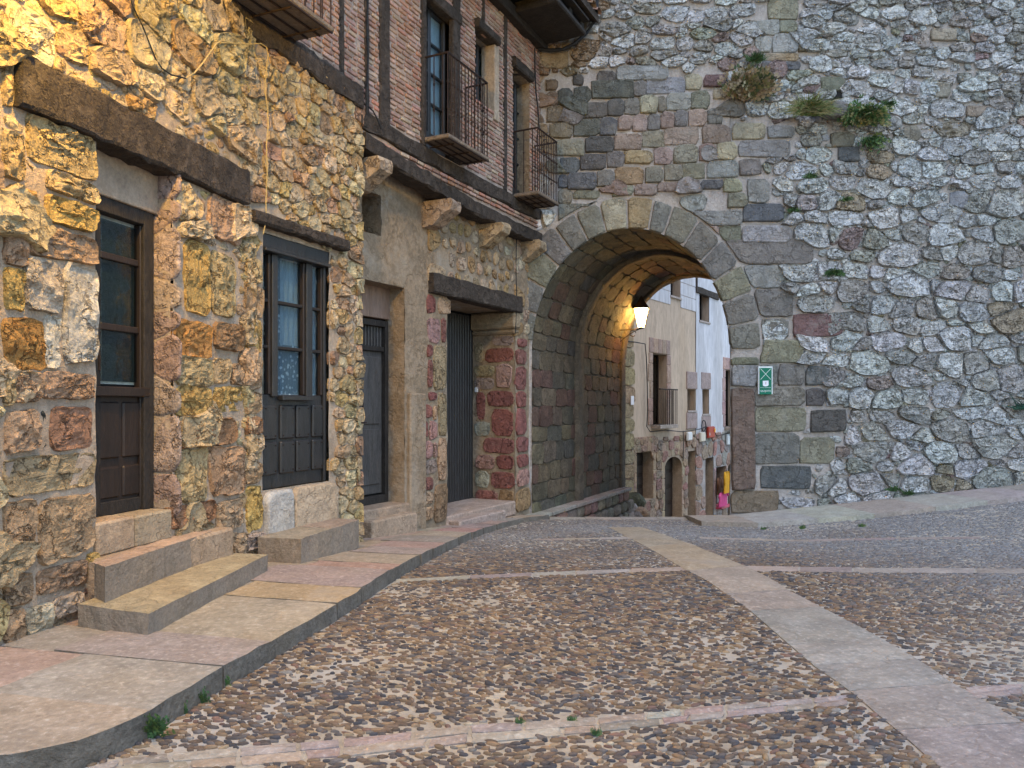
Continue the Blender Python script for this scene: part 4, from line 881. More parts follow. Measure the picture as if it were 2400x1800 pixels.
def corbel(px0, px1, yb, W=F2, stepd=True):
    u0, u1 = W.su(px0, .1), W.su(px1, .1); uc = u0*.35+u1*.65; hwd = min(.13, (u1-u0)*.4); u0, u1 = uc-hwd, uc+hwd; zt = 4.72 if px0 < 1000 else 4.62; pr = [(-.6, 0), (.16, 0), (.19, -.06), (.17, -.15), (.08, -.19), (.0, -.25), (-.12, -.33), (-.6, -.38)]
    V = []; r_ = random.Random(int(px0))
    for u in np.linspace(u0, u1, 4):
        for o, dz in pr: V.append(W(u+r_.uniform(-.008, .008), zt+dz+r_.uniform(-.01, .01), o+r_.uniform(-.012, .012)))
    n = len(pr); F = [(k*n+i, k*n+(i+1) % n, (k+1)*n+(i+1) % n, (k+1)*n+i) for k in range(3) for i in range(n)]+[tuple(range(n))[::-1], tuple(range(3*n, 4*n))]
    mk('corbel', V, F, m_warm, th_, col=vc(r_, (.38, .29, .19), .1), smooth=False)
corbel(868, 905, 0); corbel(1030, 1072, 0); corbel(1150, 1190, 0); corbel(1240, 1276, 0)
# brick walls
BT = 9.0
bc = [(.31, .185, .14), (.35, .225, .175), (.30, .20, .16), (.37, .265, .205), (.27, .165, .125), (.35, .18, .125)]
def bricks(W, u0, u1, z0, z1, holes, par, rnb, bl=.20, ph=.062):
    it = []; z = z0; k = 0
    while z < z1-.02:
        u = u0-rnb.random()*bl
        while u < u1:
            w = bl*rnb.uniform(.75, 1.15); a, b2 = max(u0, u+.012), min(u1, u+w-.012)
            parts = [(a, b2)]
            for h in holes:
                if h[2] < z+.03 < h[3]:
                    np_ = []
                    for a_, b__ in parts:
                        if b__ <= h[0] or a_ >= h[1]: np_.append((a_, b__))
                        else:
                            if h[0]-a_ > .03: np_.append((a_, h[0]))
                            if b__-h[1] > .03: np_.append((h[1], b__))
                    parts = np_
            for a_, b__ in parts:
                if b__-a_ > .03:
                    o = rnb.uniform(.010, .026); dz = rnb.uniform(-.004, .004)
                    v, f = cbox(W, a_, b__, z+.013+dz, z+ph-.008+dz, -.02, o, .007); it.append((v, f, vc(rnb, rnb.choice(bc), .16)))
            u += w
        z += ph; k += 1
    return it
rb = random.Random(77)
bd2 = (F2.su(985), F2.su(1076), 5.2, 7.15); bwn = (F2.su(1113), F2.su(1162), F2.sz(1137, 252)[1], F2.sz(1113, 66)[1]); bd3 = (F2.su(1201), F2.su(1241), 5.15, F2.sz(1201, 160)[1])
posts = [(793, 804), (853, 862), (887, 911), (1128, 1133), (1179, 1185)]
ph_ = [(F2.su(max(836, a)) if a > 830 else -9, F2.su(b2), 5.0, BT) for a, b2 in posts if a > 830]
ph_[3-1] = (F2.su(1128), F2.su(1134), F2.sz(1130, 62)[1]+.0, BT)
ph_.append((F2.su(1179), F2.su(1186), 5, BT)) if len(ph_) < 4 else None
it = bricks(F2, 0.02, F2.len, zU+.2, 8.0, [bd2, bwn, bd3]+ph_, th_, rb)
it += bricks(F2, .25, F2.len-.1, 4.86, zU-.03, [], th_, rb)
emit_parts(it, 'brick', m_brick, th_, smooth=False)
sheet(F2, 0, F2.len, zU+.1, BT, [bd2, bwn, bd3], 0, m_bmort, 'brick_backing', th_, seed=15, jit=.004)
sheet(F2, .1, F2.len, 4.78, zU+.1, [], -.02, m_bmort, 'infill_backing', th_, seed=16, jit=.004)
p1 = [(N2.su(a), N2.su(b2), 5.0, BT) for a, b2 in ((793, 804),)]
it = bricks(N2, -.6, N2.len, 5.47, 6.9, p1, near, rb); emit_parts(it, 'brick', m_brick, near, smooth=False)
sheet(N2, -.9, N2.len, 5.4, BT, [], 0, m_bmort, 'brick_backing', near, seed=17, jit=.004)
def post(W, a, b2, z0, z1, par, o=.03, seed=1):
    w = W.su(b2)-W.su(a); T = lambda u, z, oo: W(z, u, oo)
    v, f = beam(T, (z0, W.su(a)), (z1, W.su(a)), w, -.04, o, seed, segs=16, jit=.005); mk('post', v, f, m_beam, par)
post(N2, 793, 804, 5.4, 8, near, seed=50); post(F2, 853, 862, 5.2, 8.2, th_, seed=51); post(F2, 887, 911, 5.2, 8.2, th_, seed=52)
post(F2, 1128, 1134, F2.sz(1130, 62)[1], 8.2, th_, seed=53); post(F2, 1179, 1186, 5.2, 8.2, th_, seed=54)
post(F2, 985, 996, 5.2, 8.2, th_, o=.035, seed=55); post(F2, 1058, 1076, 5.2, 8.2, th_, o=.035, seed=56)
for r_, dep in ((bd2, .16), (bwn, .26), (bd3, .24)): recess(F2, r_, dep, m_plast if dep > .2 else m_wood, th_)
mk('recess_back', [F2(0.2, 5.05, -.30), F2(F2.len, 5.05, -.30), F2(F2.len, 8.5, -.30), F2(.2, 8.5, -.30)], [(0, 1, 2, 3)], m_wood, th_)
mk('light_leak_sheet', [FW(-1.5, -.5, -1.1), FW(FL+.6, -.5, -1.1), FW(FL+.6, 9, -1.1), FW(-1.5, 9, -1.1)], [(0, 1, 2, 3)], m_dark, th_)  # added dark sheets behind the fronts, stop sky light leaking through gaps
mk('light_leak_sheet', [N1(NU0, .2, -.9), N1(.1, .2, -.9), N1(.1, 6.5, -.9), N1(NU0, 6.5, -.9)], [(0, 1, 2, 3)], m_dark, near)
mk('light_leak_sheet', [N2(-.5, .2, -.5), N2(N2.len, .2, -.5), N2(N2.len, 6, -.5), N2(-.5, 6, -.5)], [(0, 1, 2, 3)], m_dark, near)
def fdoor(W, x0, x1, z0, z1, o, mid, par, name):
    e = box(name, W, W.su(x0, o)-.25, W.su(x1, o)+.02, z0, z1, o-.10, o-.09, m_dark, par)
    a, b2 = W.su(x0, o), W.su(x1, o); w = b2-a; k = .045
    for q0, q1 in ((a-.2, a-.2+k), (a-k/2, a+k), (b2-k, b2)): box('frame_stile', W, q0, q1, z0, z1, o-.05, o+.02, m_paint, e)
    for q0, q1 in ((z0, z0+.28 if mid else z0+k), (z1-k, z1)): box('frame_rail', W, a-.2, b2, q0, q1, o-.05, o+.015, m_paint, e)
    n = 4 if mid else 2; zz = np.linspace(z0+(.28 if mid else k), z1-k, n+1)
    for q in zz[1:-1]: box('glazing_bar', W, a-.2, b2, q-.015, q+.015, o-.045, o+.01, m_paint, e)
    for i in range(n):
        box('glass_pane', W, a+k, b2-k, zz[i]+.015, zz[i+1]-.015, o-.03, o-.025, m_glass, e, c=.0005)
    box('curtain', W, a-.15, b2-.02, z0+.1, z1-.03, o-.07, o-.065, m_cwhite, e, c=.001)
fdoor(F2, 1003, 1042, 5.22, 7.15, -.14, True, th_, 'balcony_door')
fdoor(F2, 1117, 1139, bwn[2], bwn[3], -.22, False, th_, 'casement_window')
fdoor(F2, 1206, 1224, 5.17, bd3[3], -.2, True, th_, 'balcony_door')
v, f = beam(F2, (F2.su(1110), F2.sz(1112, 66)[1]), (F2.su(1160), F2.sz(1112, 66)[1]), .13, -.1, .10, 61, segs=8, jit=.005); mk('window_lintel', v, f, m_beam, th_)
v, f = beam(F2, (F2.su(1198), bd3[3]), (F2.su(1241), bd3[3]), .16, -.1, .09, 62, segs=8, jit=.005); mk('door_lintel', v, f, m_beam, th_)
v, f = beam(F2, (bd2[0], 7.12), (bd2[1], 7.12), .16, -.1, .05, 63, segs=8, jit=.005); mk('door_lintel', v, f, m_beam, th_)
v, f = cbox(F2, F2.su(1155), F2.su(1166), bwn[2]-.1, bwn[3], -.2, .035, .01); mk('plaster_jamb', v, f, m_mort_w, th_)
def balcony(W, u0, u1, dep, zs, hr, par, nb, ornate=False):
    e = mk('balcony', *cbox(W, u0, u1, zs-.055, zs, .0, dep, .012), m_step, par, col=(.17, .13, .095))
    rr_ = random.Random(int(u0*100)); T = lambda p: p
    for i in range(4):
        o = dep*(.15+.27*i); box('underside_bar', W, u0+.02, u1-.02, zs-.075, zs-.055, o, o+.02, m_iron, e)
    for i in range(3): u = u0+(u1-u0)*(.15+.35*i); box('underside_bar', W, u, u+.02, zs-.09, zs-.0755, .0, dep-.03, m_iron, e)
    pts = [W(u0+.02, zs+hr, .0), W(u0+.02, zs+hr, dep-.03), W(u1-.02, zs+hr, dep-.03), W(u1-.02, zs+hr, 0)]
    for a, b2 in zip(pts, pts[1:]): v, f = tube([a, b2], .014, 6); mk('top_rail', v, f, m_iron, e)
    pos = []
    for i in range(3): pos.append((u0+.02, dep*i/3+.03))
    for i in range(nb+1): pos.append((u0+.02+(u1-u0-.04)*i/nb, dep-.03))
    for i in range(3): pos.append((u1-.02, dep*i/3+.03))
    base = tube([(0, 0, -.02), (0, 0, hr*.30), (0, 0, hr*.31), (0, 0, hr*.33), (0, 0, hr*.34), (0, 0, hr*.62), (0, 0, hr*.63), (0, 0, hr*.65), (0, 0, hr*.66), (0, 0, hr)], [.008, .008, .015, .015, .008, .008, .015, .015, .008, .008], 6)
    root = e
    while root.parent: root = root.parent
    me = None
    for u, o in pos:
        p = W(u, zs, o)
        if me is None:
            ob = mk('baluster', np.array(base[0]), base[1], m_iron, None); me = ob.data; ob.parent = e
        else: ob = bpy.data.objects.new('baluster', me); C.objects.link(ob); ob.parent = e
        ob.location = Vector(p)-root.location
    if ornate:
        for k in range(2):
            c0 = [W(u0+.05+.2*math.cos(a)*.5+.25*k, zs+hr*.78+.12*math.sin(a), dep-.02) for a in np.linspace(0, 6.28, 14)]
            v, f = tube(c0, .006, 5); mk('scroll', v, f, m_iron, e)
    return e
balcony(F2, F2.su(990), F2.su(1148, .395), .395, 5.30, 1.02, th_, 12)
balcony(F2, F2.su(1202), F2.su(1310, .45), .45, 5.22, .98, th_, 11, True)
balcony(N2, -.55, N2.su(679), .533, 5.50, 1.0, near, 9)
# eaves and roof
re_ = random.Random(9)
eo = F2.len+.3; EV = 7.98
rf = mk('roof', [F2(-2.2, EV+.30, .95), F2(eo, EV+.30, .95), F2(eo, EV+1.9, -3.2), F2(-2.2, EV+1.9, -3.2), F2(-2.2, EV+.42, .95), F2(eo, EV+.42, .95), F2(eo, EV+2.02, -3.2), F2(-2.2, EV+2.02, -3.2)], [(0, 1, 2, 3), (4, 5, 6, 7), (0, 1, 5, 4), (1, 2, 6, 5), (2, 3, 7, 6), (3, 0, 4, 7)], m_beam, th_)
for i in range(11):
    u = F2.len-.05-i*.5; v, f = cbox(F2, u-.06, u+.06, EV+.05, EV+.2, -.1, .80, .015); mk('rafter', v, f, m_wood, rf)
for i in range(6): v, f = cbox(F2, -2, F2.len-.02, EV+.2, EV+.235, -.1+i*.17, .05+i*.17, .004); mk('soffit_board', v, f, m_wood, rf)
v, f = beam(F2, (-2, EV-.12), (F2.len-.03, EV-.12), .18, -.1, .16, 71, segs=20, jit=.01); mk('wall_plate', v, f, m_wood, rf)
v, f = cbox(F2, F2.len-1.25, F2.len-.05, EV-.04, EV+.05, .15, .86, .02); mk('bracket_board', v, f, m_wood, rf)
for i in range(26):
    u = eo-.1-i*.24; V = []; 
    for a in np.linspace(0, math.pi, 7):
        for o in (-.0, 1.0): V.append(F2(u+.1*math.cos(a), EV+.42+.07*math.sin(a)+(.38*(1.02-o)), o))
    mk('roof_tile', V, [(2*k, 2*k+2, 2*k+3, 2*k+1) for k in range(6)], m_brick, rf, col=vc(re_, (.30, .19, .13), .2), smooth=True)
# side mass so sky does not leak
mk('side_wall', [N1(NU0, .2, 0), N1(NU0, 6.5, 0), N1(NU0, 6.5, -4), N1(NU0, .2, -4)], [(0, 1, 2, 3)], m_mort_w, near)
# ================================================================== HOUSES BEYOND THE ARCH
GW = Wall(((1550-CX)/K*25, 25), d=(.555, .832)); GT = 13
rg = random.Random(55)
uB = GW.su(1630)
bh = empty('beige_house', GW(0, -2), 'beige rendered house with balcony and stone doorways seen through the arch', 'house')
wh = empty('white_house', GW(uB, -3), 'whitewashed house beyond the beige one with dark beam over its top window', 'house')
def op(x0, x1, y0, y1, o=0): a, z1 = GW.sz(x0, y0, o); z0 = GW.sz(x0, y1, o)[1]; return (a, GW.su(x1, o), z0, z1)
O_b = [op(1571, 1594, 628, 692), op(1529, 1562, 827, 996), op(1611, 1629, 912, 962)]
O_w = [op(1638, 1661, 682, 750), op(1645, 1661, 912, 970), op(1698, 1722, 866, 1000)]
L_b = [op(1491, 1529, 1062, 1178), op(1557, 1597, 1072, 1225), op(1612, 1629, 1058, 1240)]
L_w = [op(1652, 1671, 1074, 1240), op(1676, 1700, 1096, 1190), op(1704, 1726, 1080, 1240)]
zbnd = GW.sz(1550, 1030)[1]
ul = GW.su(1400); ur = GW.su(1850)
sheet(GW, ul, uB, zbnd, GT, O_b, 0, m_beige, 'wall', bh, step=.5, jit=.006, seed=2); sheet(GW, ul, uB, -4.5, zbnd, L_b, -.0, m_mort_w, 'stone_base', bh, step=.5, seed=3)
sheet(GW, uB, ur, zbnd, GT, O_w, .02, m_white, 'wall', wh, step=.5, jit=.006, seed=4); sheet(GW, uB, ur, -6, zbnd, L_w, 0.02, m_mort_p, 'stone_base', wh, step=.5, seed=5)
rgc = lambda u, z, r: vc(r, r.choice([(.34, .23, .16), (.38, .28, .19), (.32, .19, .15), (.30, .24, .18)]), .15)
gi = rubble(GW, (ul, uB-.05, -3.2, zbnd-.02), lambda u, z: (.42, .3), .02, L_b, rg, rgc, .05, asp=1.3, n=10, rnd=1, skip=lambda u, z: inrects((u, z), L_b))
emit_parts(gi, 'stone', m_warm, bh, limit=120)
gi = rubble(GW, (uB+.05, ur, -4, zbnd-.02), lambda u, z: (.55, .5), .03, L_w, rg, lambda u, z, r: vc(r, r.choice([(.38, .22, .18), (.36, .26, .20), (.33, .31, .28)]), .1), .06, lo=0, asp=1.1, n=10, rnd=1, skip=lambda u, z: inrects((u, z), L_w))
emit_parts(gi, 'stone', m_warm, wh, limit=100)
mk('light_leak_sheet', [GW(ul-1, -6, -.6), GW(ur, -6, -.6), GW(ur, GT, -.6), GW(ul-1, GT, -.6)], [(0, 1, 2, 3)], m_dark, bh)  # added dark sheet, blocks sky light showing between the two houses
# quoin strip at the left edge of the beige house
z = -3
while z < 5.6:
    h = rg.uniform(.4, .6); w = GW.su(1481)+rg.uniform(-.05, .08)
    gt = stone(rectpoly(ul, w, z+.01, z+h-.01, rg, .04), GW, -.02, .09, rg, n=14, rnd=1, q=.1, rough=.008, tilt=.02); mk('quoin', gt[0], gt[1], m_warm, bh, col=vc(rg, (.38, .29, .17), .12), smooth=True); z += h
# upper block-lined whitewash band: thin plates
zwh = GW.sz(1520, 700)[1]; z = zwh; k = 0
while z < 9:
    u = ul+(k % 2)*.35
    while u < uB-.05:
        u1 = min(uB-.01, u+.72)
        hh = [h for h in O_b if h[0]-.02 < u1 and u < h[1]+.02 and h[2] < z+.43 and z < h[3]]
        for qa, qb in ([(u, hh[0][0]-.01), (hh[0][1]+.01, u1)] if hh else [(u, u1)]):
            if qb-qa > .05: box('render_block', GW, qa+.008, qb-.008, z+.008, z+.432, -.01, .02, m_white, bh, c=.004)
        u += .72
    z += .44; k += 1
for par, ops, dp, om in ((bh, O_b+L_b, .35, .0), (wh, O_w+L_w, .35, .02)):
    for r_ in ops: recess(GW, r_, dp, m_beige if r_[2] > zbnd else m_mort_w, par)
    for i, r_ in enumerate(ops):
        if r_[2] > zbnd:
            w = mk('window', [GW(r_[0], r_[2], -.34), GW(r_[1], r_[2], -.34), GW(r_[1], r_[3], -.34), GW(r_[0], r_[3], -.34)], [(0, 1, 2, 3)], m_dark, par)
            mdl = (r_[0]+r_[1])/2
            for q in (r_[0]+.0, mdl-.03, r_[1]-.06): box('frame', GW, q, q+.06, r_[2], r_[3], -.33, -.27, m_brown, w)
            box('pane', GW, r_[0]+.06, r_[1]-.06, r_[2]+.05, r_[3]-.05, -.31, -.30, m_glassd, w, c=.001)
            box('sill', GW, r_[0]-.05, r_[1]+.05, r_[2]-.07, r_[2], -.3, .06, m_step, w, col=(.4, .34, .3))
        else:
            w = box('wooden_door', GW, r_[0], r_[1], r_[2], r_[3], -.36, -.33, m_dark if i in (5,) else m_brown, par)
            n = 2 if r_[1]-r_[0] > .5 else 1
            if not (par is wh and i == 4):
                for a in range(n):
                    for bb_ in range(4):
                        H = (r_[3]-r_[2])/4; ww = (r_[1]-r_[0])/n
                        box('panel', GW, r_[0]+a*ww+.05, r_[0]+(a+1)*ww-.05, r_[2]+bb_*H+.06, r_[2]+(bb_+1)*H-.06, -.335, -.30, m_wood if par is wh else m_brown, w, c=.01)
# stone surrounds
def surround(r_, par, col, w=.28, off=.03, top=True, bot=False):
    z = r_[2]
    while z < r_[3]-.05:
        h = min(rg.uniform(.4, .6), r_[3]-z)
        for a, b2 in ((r_[0]-w*rg.uniform(.7, 1.3), r_[0]-.005), (r_[1]+.005, r_[1]+w*rg.uniform(.7, 1.3))): box('jamb_stone', GW, a, b2, z+.006, z+h-.006, -.05, off, m_step, par, col=vc(rg, col, .08), c=.015)
        z += h
    if top:
        k = 5; ww = (r_[1]-r_[0]+2*w)/k
        for i in range(k): box('lintel_stone', GW, r_[0]-w+i*ww+.006, r_[0]-w+(i+1)*ww-.006, r_[3]+.008, r_[3]+.48, -.05, off, m_step, par, col=vc(rg, col, .08), c=.015)
surround(O_b[1], bh, (.38, .27, .21)); surround(L_b[0], bh, (.36, .25, .17), .2); surround(L_b[1], bh, (.38, .29, .2), .26)
for r_, par in ((O_b[2], bh), (O_w[1], wh)):
    for q in ((r_[3]+.01, r_[3]+.62), (r_[2]-.65, r_[2]-.08)): box('surround_block', GW, r_[0]-.12, r_[1]+.14, q[0], q[1], -.02, .045, m_step, par, col=(.35, .27, .245), c=.015)
surround(O_w[2], wh, (.42, .29, .26), .25, .05); surround(L_w[1], wh, (.4, .3, .27), .15, .05, False)
v, f = beam(GW, (GW.su(1629), GW.sz(1629, 686)[1]), (GW.su(1682), GW.sz(1629, 686)[1]), .24, -.1, .07, 81, segs=8); mk('timber_lintel', v, f, m_beam, wh)
v, f = cbox(GW, GW.su(1629), GW.su(1632), GW.sz(1629, 672)[1], 10, 0, .06); mk('timber_post', v, f, m_beam, wh)
def gbalcony(r_, par, nb):
    e = mk('balcony', *cbox(GW, r_[0]-.1, r_[1]+.25, r_[2]-.12, r_[2], 0, .32, .01), m_step, par, col=(.36, .30, .25)); u0, u1 = r_[0]-.06, r_[1]+.2
    for i in range(nb+1): u = u0+(u1-u0)*i/nb; box('baluster', GW, u, u+.022, r_[2], r_[2]+1.12, .27, .292, m_iron, e, c=.002)
    for i in range(3): box('baluster', GW, u1, u1+.022, r_[2], r_[2]+1.12, .03+.09*i, .05+.09*i, m_iron, e, c=.002)
    box('top_rail', GW, u0-.02, u1+.04, r_[2]+1.12, r_[2]+1.16, .25, .31, m_iron, e)
gbalcony(O_b[1], bh, 9); gbalcony(O_w[2], wh, 10)
# arched head of the doorway
r_ = L_b[1]; V = []; mu = (r_[0]+r_[1])/2; hw = (r_[1]-r_[0])/2; nn = 12
for i in range(nn+1): t = math.pi*i/nn; V += [GW(mu-hw*math.cos(t), r_[3]-.38+.36*math.sin(t), .012), GW(mu-hw*math.cos(t), r_[3]+.02, .012)]
mk('arched_head', V, [(2*i, 2*i+2, 2*i+3, 2*i+1) for i in range(nn)], m_mort_w, bh)
for par, a, b2, mt in ((bh, ul, uB, m_brick), (wh, uB, ur, m_brick)):
    v, f = cbox(GW, a, b2, GT, GT+.2, -6, .5, .02); mk('roof', v, f, mt, par, col=(.3, .18, .12))
box('house_number', GW, GW.su(1471), GW.su(1478), GW.sz(1471, 949)[1], GW.sz(1471, 928)[1], .09, .115, m_flat, bh, col=(.75, .75, .78))
# meter boxes and cables
def gbox(name, x0, x1, y0, y1, dep, col, label, cat, extra=None):
    r_ = op(x0, x1, y0, y1, .1); dep = .08; e = empty(name, GW(r_[0], r_[2], .06), label, cat)
    box('casing', GW, *r_, .06, .06+dep, m_flat, e, col=col, c=.02); box('lid', GW, r_[0]+.02, r_[1]-.02, r_[2]+.03, r_[3]-.03, .06+dep, .075+dep, m_flat, e, col=tuple(min(1, c*1.15) for c in col), c=.006)
    if extra: box('lamp', GW, r_[1]-.14, r_[1]-.04, r_[3]-.22, r_[3]-.08, .075+dep, .11+dep, m_flat, e, col=(.8, .4, .05), c=.01); box('keyhole', GW, r_[0]+.06, r_[0]+.12, r_[2]+.1, r_[2]+.2, .075+dep, .085+dep, m_flat, e, col=(.6, .6, .55), c=.005)
gbox('meter_box', 1610, 1620, 1013, 1033, .2, (.6, .6, .58), 'leftmost small white meter box under the cables beyond the arch', 'meter box')
gbox('meter_box', 1640, 1651, 1013, 1036, .2, (.52, .47, .38), 'cream meter box beside the red alarm box beyond the arch', 'meter box')
gbox('alarm_box', 1658, 1673, 1000, 1027, .22, (.32, .035, .02), 'red box with an orange lamp on the far house wall', 'alarm box', True)
gbox('meter_box', 1703, 1713, 1018, 1043, .2, (.50, .54, .54), 'pale grey meter box at the edge of the arch above the shop', 'meter box')
def cable(pts, W, off, r, mat, label, cat='cable', name='cable', group=None):
    P = [];
    for x, y in pts: u, z = W.sz(x, y, off); P.append(W(u, z, off))
    v, f = tube(P, r, 6); o = mk(name, v, f, mat, None); return tag(o, label, cat, group)
m_cab = M('black_cable', (.012, .012, .013), rough=.6, var=.1); m_cord = M('yellow_cord', (.42, .30, .12), rough=.6, var=.1)
cable([(1472, 800), (1490, 802), (1512, 806), (1515, 840), (1517, 900), (1518, 960), (1516, 1000), (1524, 1012), (1560, 1008), (1600, 1012), (1640, 1006), (1655, 1000), (1672, 1008), (1680, 1022), (1720, 1012)], GW, .1, .016, m_cab, 'thin dark cable stapled across the beige house beyond the arch')
cable([(1601, 1010), (1602, 1040), (1601, 1080), (1600, 1078)], GW, .1, .014, m_cab, 'short dark cable dropping between arched door and grey doorway')
cable([(1674, 1030), (1672, 1060), (1668, 1080)], GW, .1, .013, m_cab, 'short dark cable hanging below the red alarm box')
cp = [GW(GW.su(1642)+.22*math.cos(a), GW.sz(1642, 998)[1]+.2*math.sin(a), .12) for a in np.linspace(0, 6.28, 16)]
v, f = tube(cp, .02, 5); tag(mk('cable', v, f, m_cab, None), 'coiled loop of black cable above the cream meter box', 'cable')
# clothes on hangers outside the shop
def garment(x0, x1, y0, y1, off, col, label, sleeves=True):
    r_ = op(x0, x1, y0, y1, off); w = r_[1]-r_[0]; H = r_[3]-r_[2]; e = empty('hanging_shirt', GW(r_[0], r_[2], off), label, 'garment', 'clothes hung outside the shop')
    V = []; n = 14; rows = 8; rr_ = random.Random(int(x0))
    for j in range(rows+1):
        t = j/rows; k = .55+.45*min(1, t*3.2)*(1+.1*t)
        for i in range(n):
            a = 2*math.pi*i/n; V.append(GW((r_[0]+r_[1])/2+w/2*k*math.cos(a), r_[3]-H*t, off+.05*k*math.sin(a)*(1+.35*math.sin(i*2.2+j*.3))))
    F = [(j*n+i, j*n+(i+1) % n, (j+1)*n+(i+1) % n, (j+1)*n+i) for j in range(rows) for i in range(n)]+[tuple(range(n))]
    mk('cloth', V, F, m_cloth, e, col=col, smooth=True)
    for s in (-1, 1):
        c = (r_[0]+r_[1])/2; v, f = tube([GW(c+s*w*.3, r_[3]-.03, off), GW(c+s*w*.5, r_[3]-H*.2, off+.02), GW(c+s*w*.56, r_[3]-H*(.62 if sleeves else .35), off+.03)], [.035, .04, .035], 7); mk('sleeve', v, f, m_cloth, e, col=col, smooth=True)
    v, f = tube([GW((r_[0]+r_[1])/2, r_[3]-.02, off), GW((r_[0]+r_[1])/2, r_[3]+.07, off), GW((r_[0]+r_[1])/2+.04, r_[3]+.1, off)], .01, 5); mk('hanger_hook', v, f, m_iron, e)
garment(1697, 1709, 1106, 1157, .45, (.62, .31, .02), 'yellow long sleeved shirt hanging outside the shop beyond the arch')
garment(1707, 1715, 1107, 1156, .30, (.02, .02, .035), 'black jacket hanging behind the yellow shirt at the shop')
garment(1685, 1704, 1156, 1189, .35, (.55, .07, .20), 'pink short sleeved shirt hanging below the yellow one', False)
garment(1681, 1690, 1120, 1160, .12, (.18, .09, .05), 'brown garment hanging in the shop opening behind the pink shirt')
box('shop_shelf', GW, L_w[1][0], L_w[1][1], L_w[1][2]-.05, L_w[1][2]+.04, -.2, .25, m_flat, wh, col=(.5, .08, .12))
box('notice', GW, GW.su(1677), GW.su(1684), GW.sz(1677, 1178)[1], GW.sz(1677, 1160)[1], .05, .07, m_flat, wh, col=(.6, .62, .65))
box('door_intercom', GW, GW.su(1617), GW.su(1622), GW.sz(1617, 1121)[1], GW.sz(1617, 1113)[1], -.30, -.26, m_flat, bh, col=(.5, .5, .5))
# heap of boulders beside the corner
for i, (x, y, s_, c) in enumerate(((1488, 1178, .62, (.10, .10, .06)), (1480, 1196, .45, (.30, .27, .24)), (1503, 1204, .42, (.42, .29, .19)), (1490, 1212, .35, (.33, .28, .24)))):
    yy_ = 21.5-i*.5; cpt = np.array(((x-CX)/K*yy_, yy_, EYE-(y-CY)*yy_/K)); V = []; F = []; n = 12; r_ = random.Random(i)
    for j in range(7):
        p = math.pi*j/6
        for k in range(n): a = 2*math.pi*k/n; q = s_*.5*r_.uniform(.85, 1.12); V.append(cpt+np.array((q*math.sin(p)*math.cos(a), q*math.sin(p)*math.sin(a), q*.9*math.cos(p))))
    F = [(j*n+k, j*n+(k+1) % n, (j+1)*n+(k+1) % n, (j+1)*n+k) for j in range(6) for k in range(n)]
    if i: V = V
    lab = ['large mossy boulder against the house corner beyond the tunnel', 'grey rounded stone low beside the mossy boulder', 'orange tan rounded stone right of the heap beyond the tunnel', 'smallest grey stone at the foot of the heap beyond the tunnel'][i]
    tag(mk('boulder', V, F, m_warm, None, col=c, smooth=True), lab, 'rock', 'stones heaped beyond the tunnel')
bank = mk('rubble_bank', [((1440-CX)/K*21, 21.0, -3), ((1530-CX)/K*23, 23.0, -3), ((1518-CX)/K*23, 23.2, -1.2), ((1440-CX)/K*21.5, 21.6, -.95)], [(0, 1, 2, 3)], m_mort_w, bh)
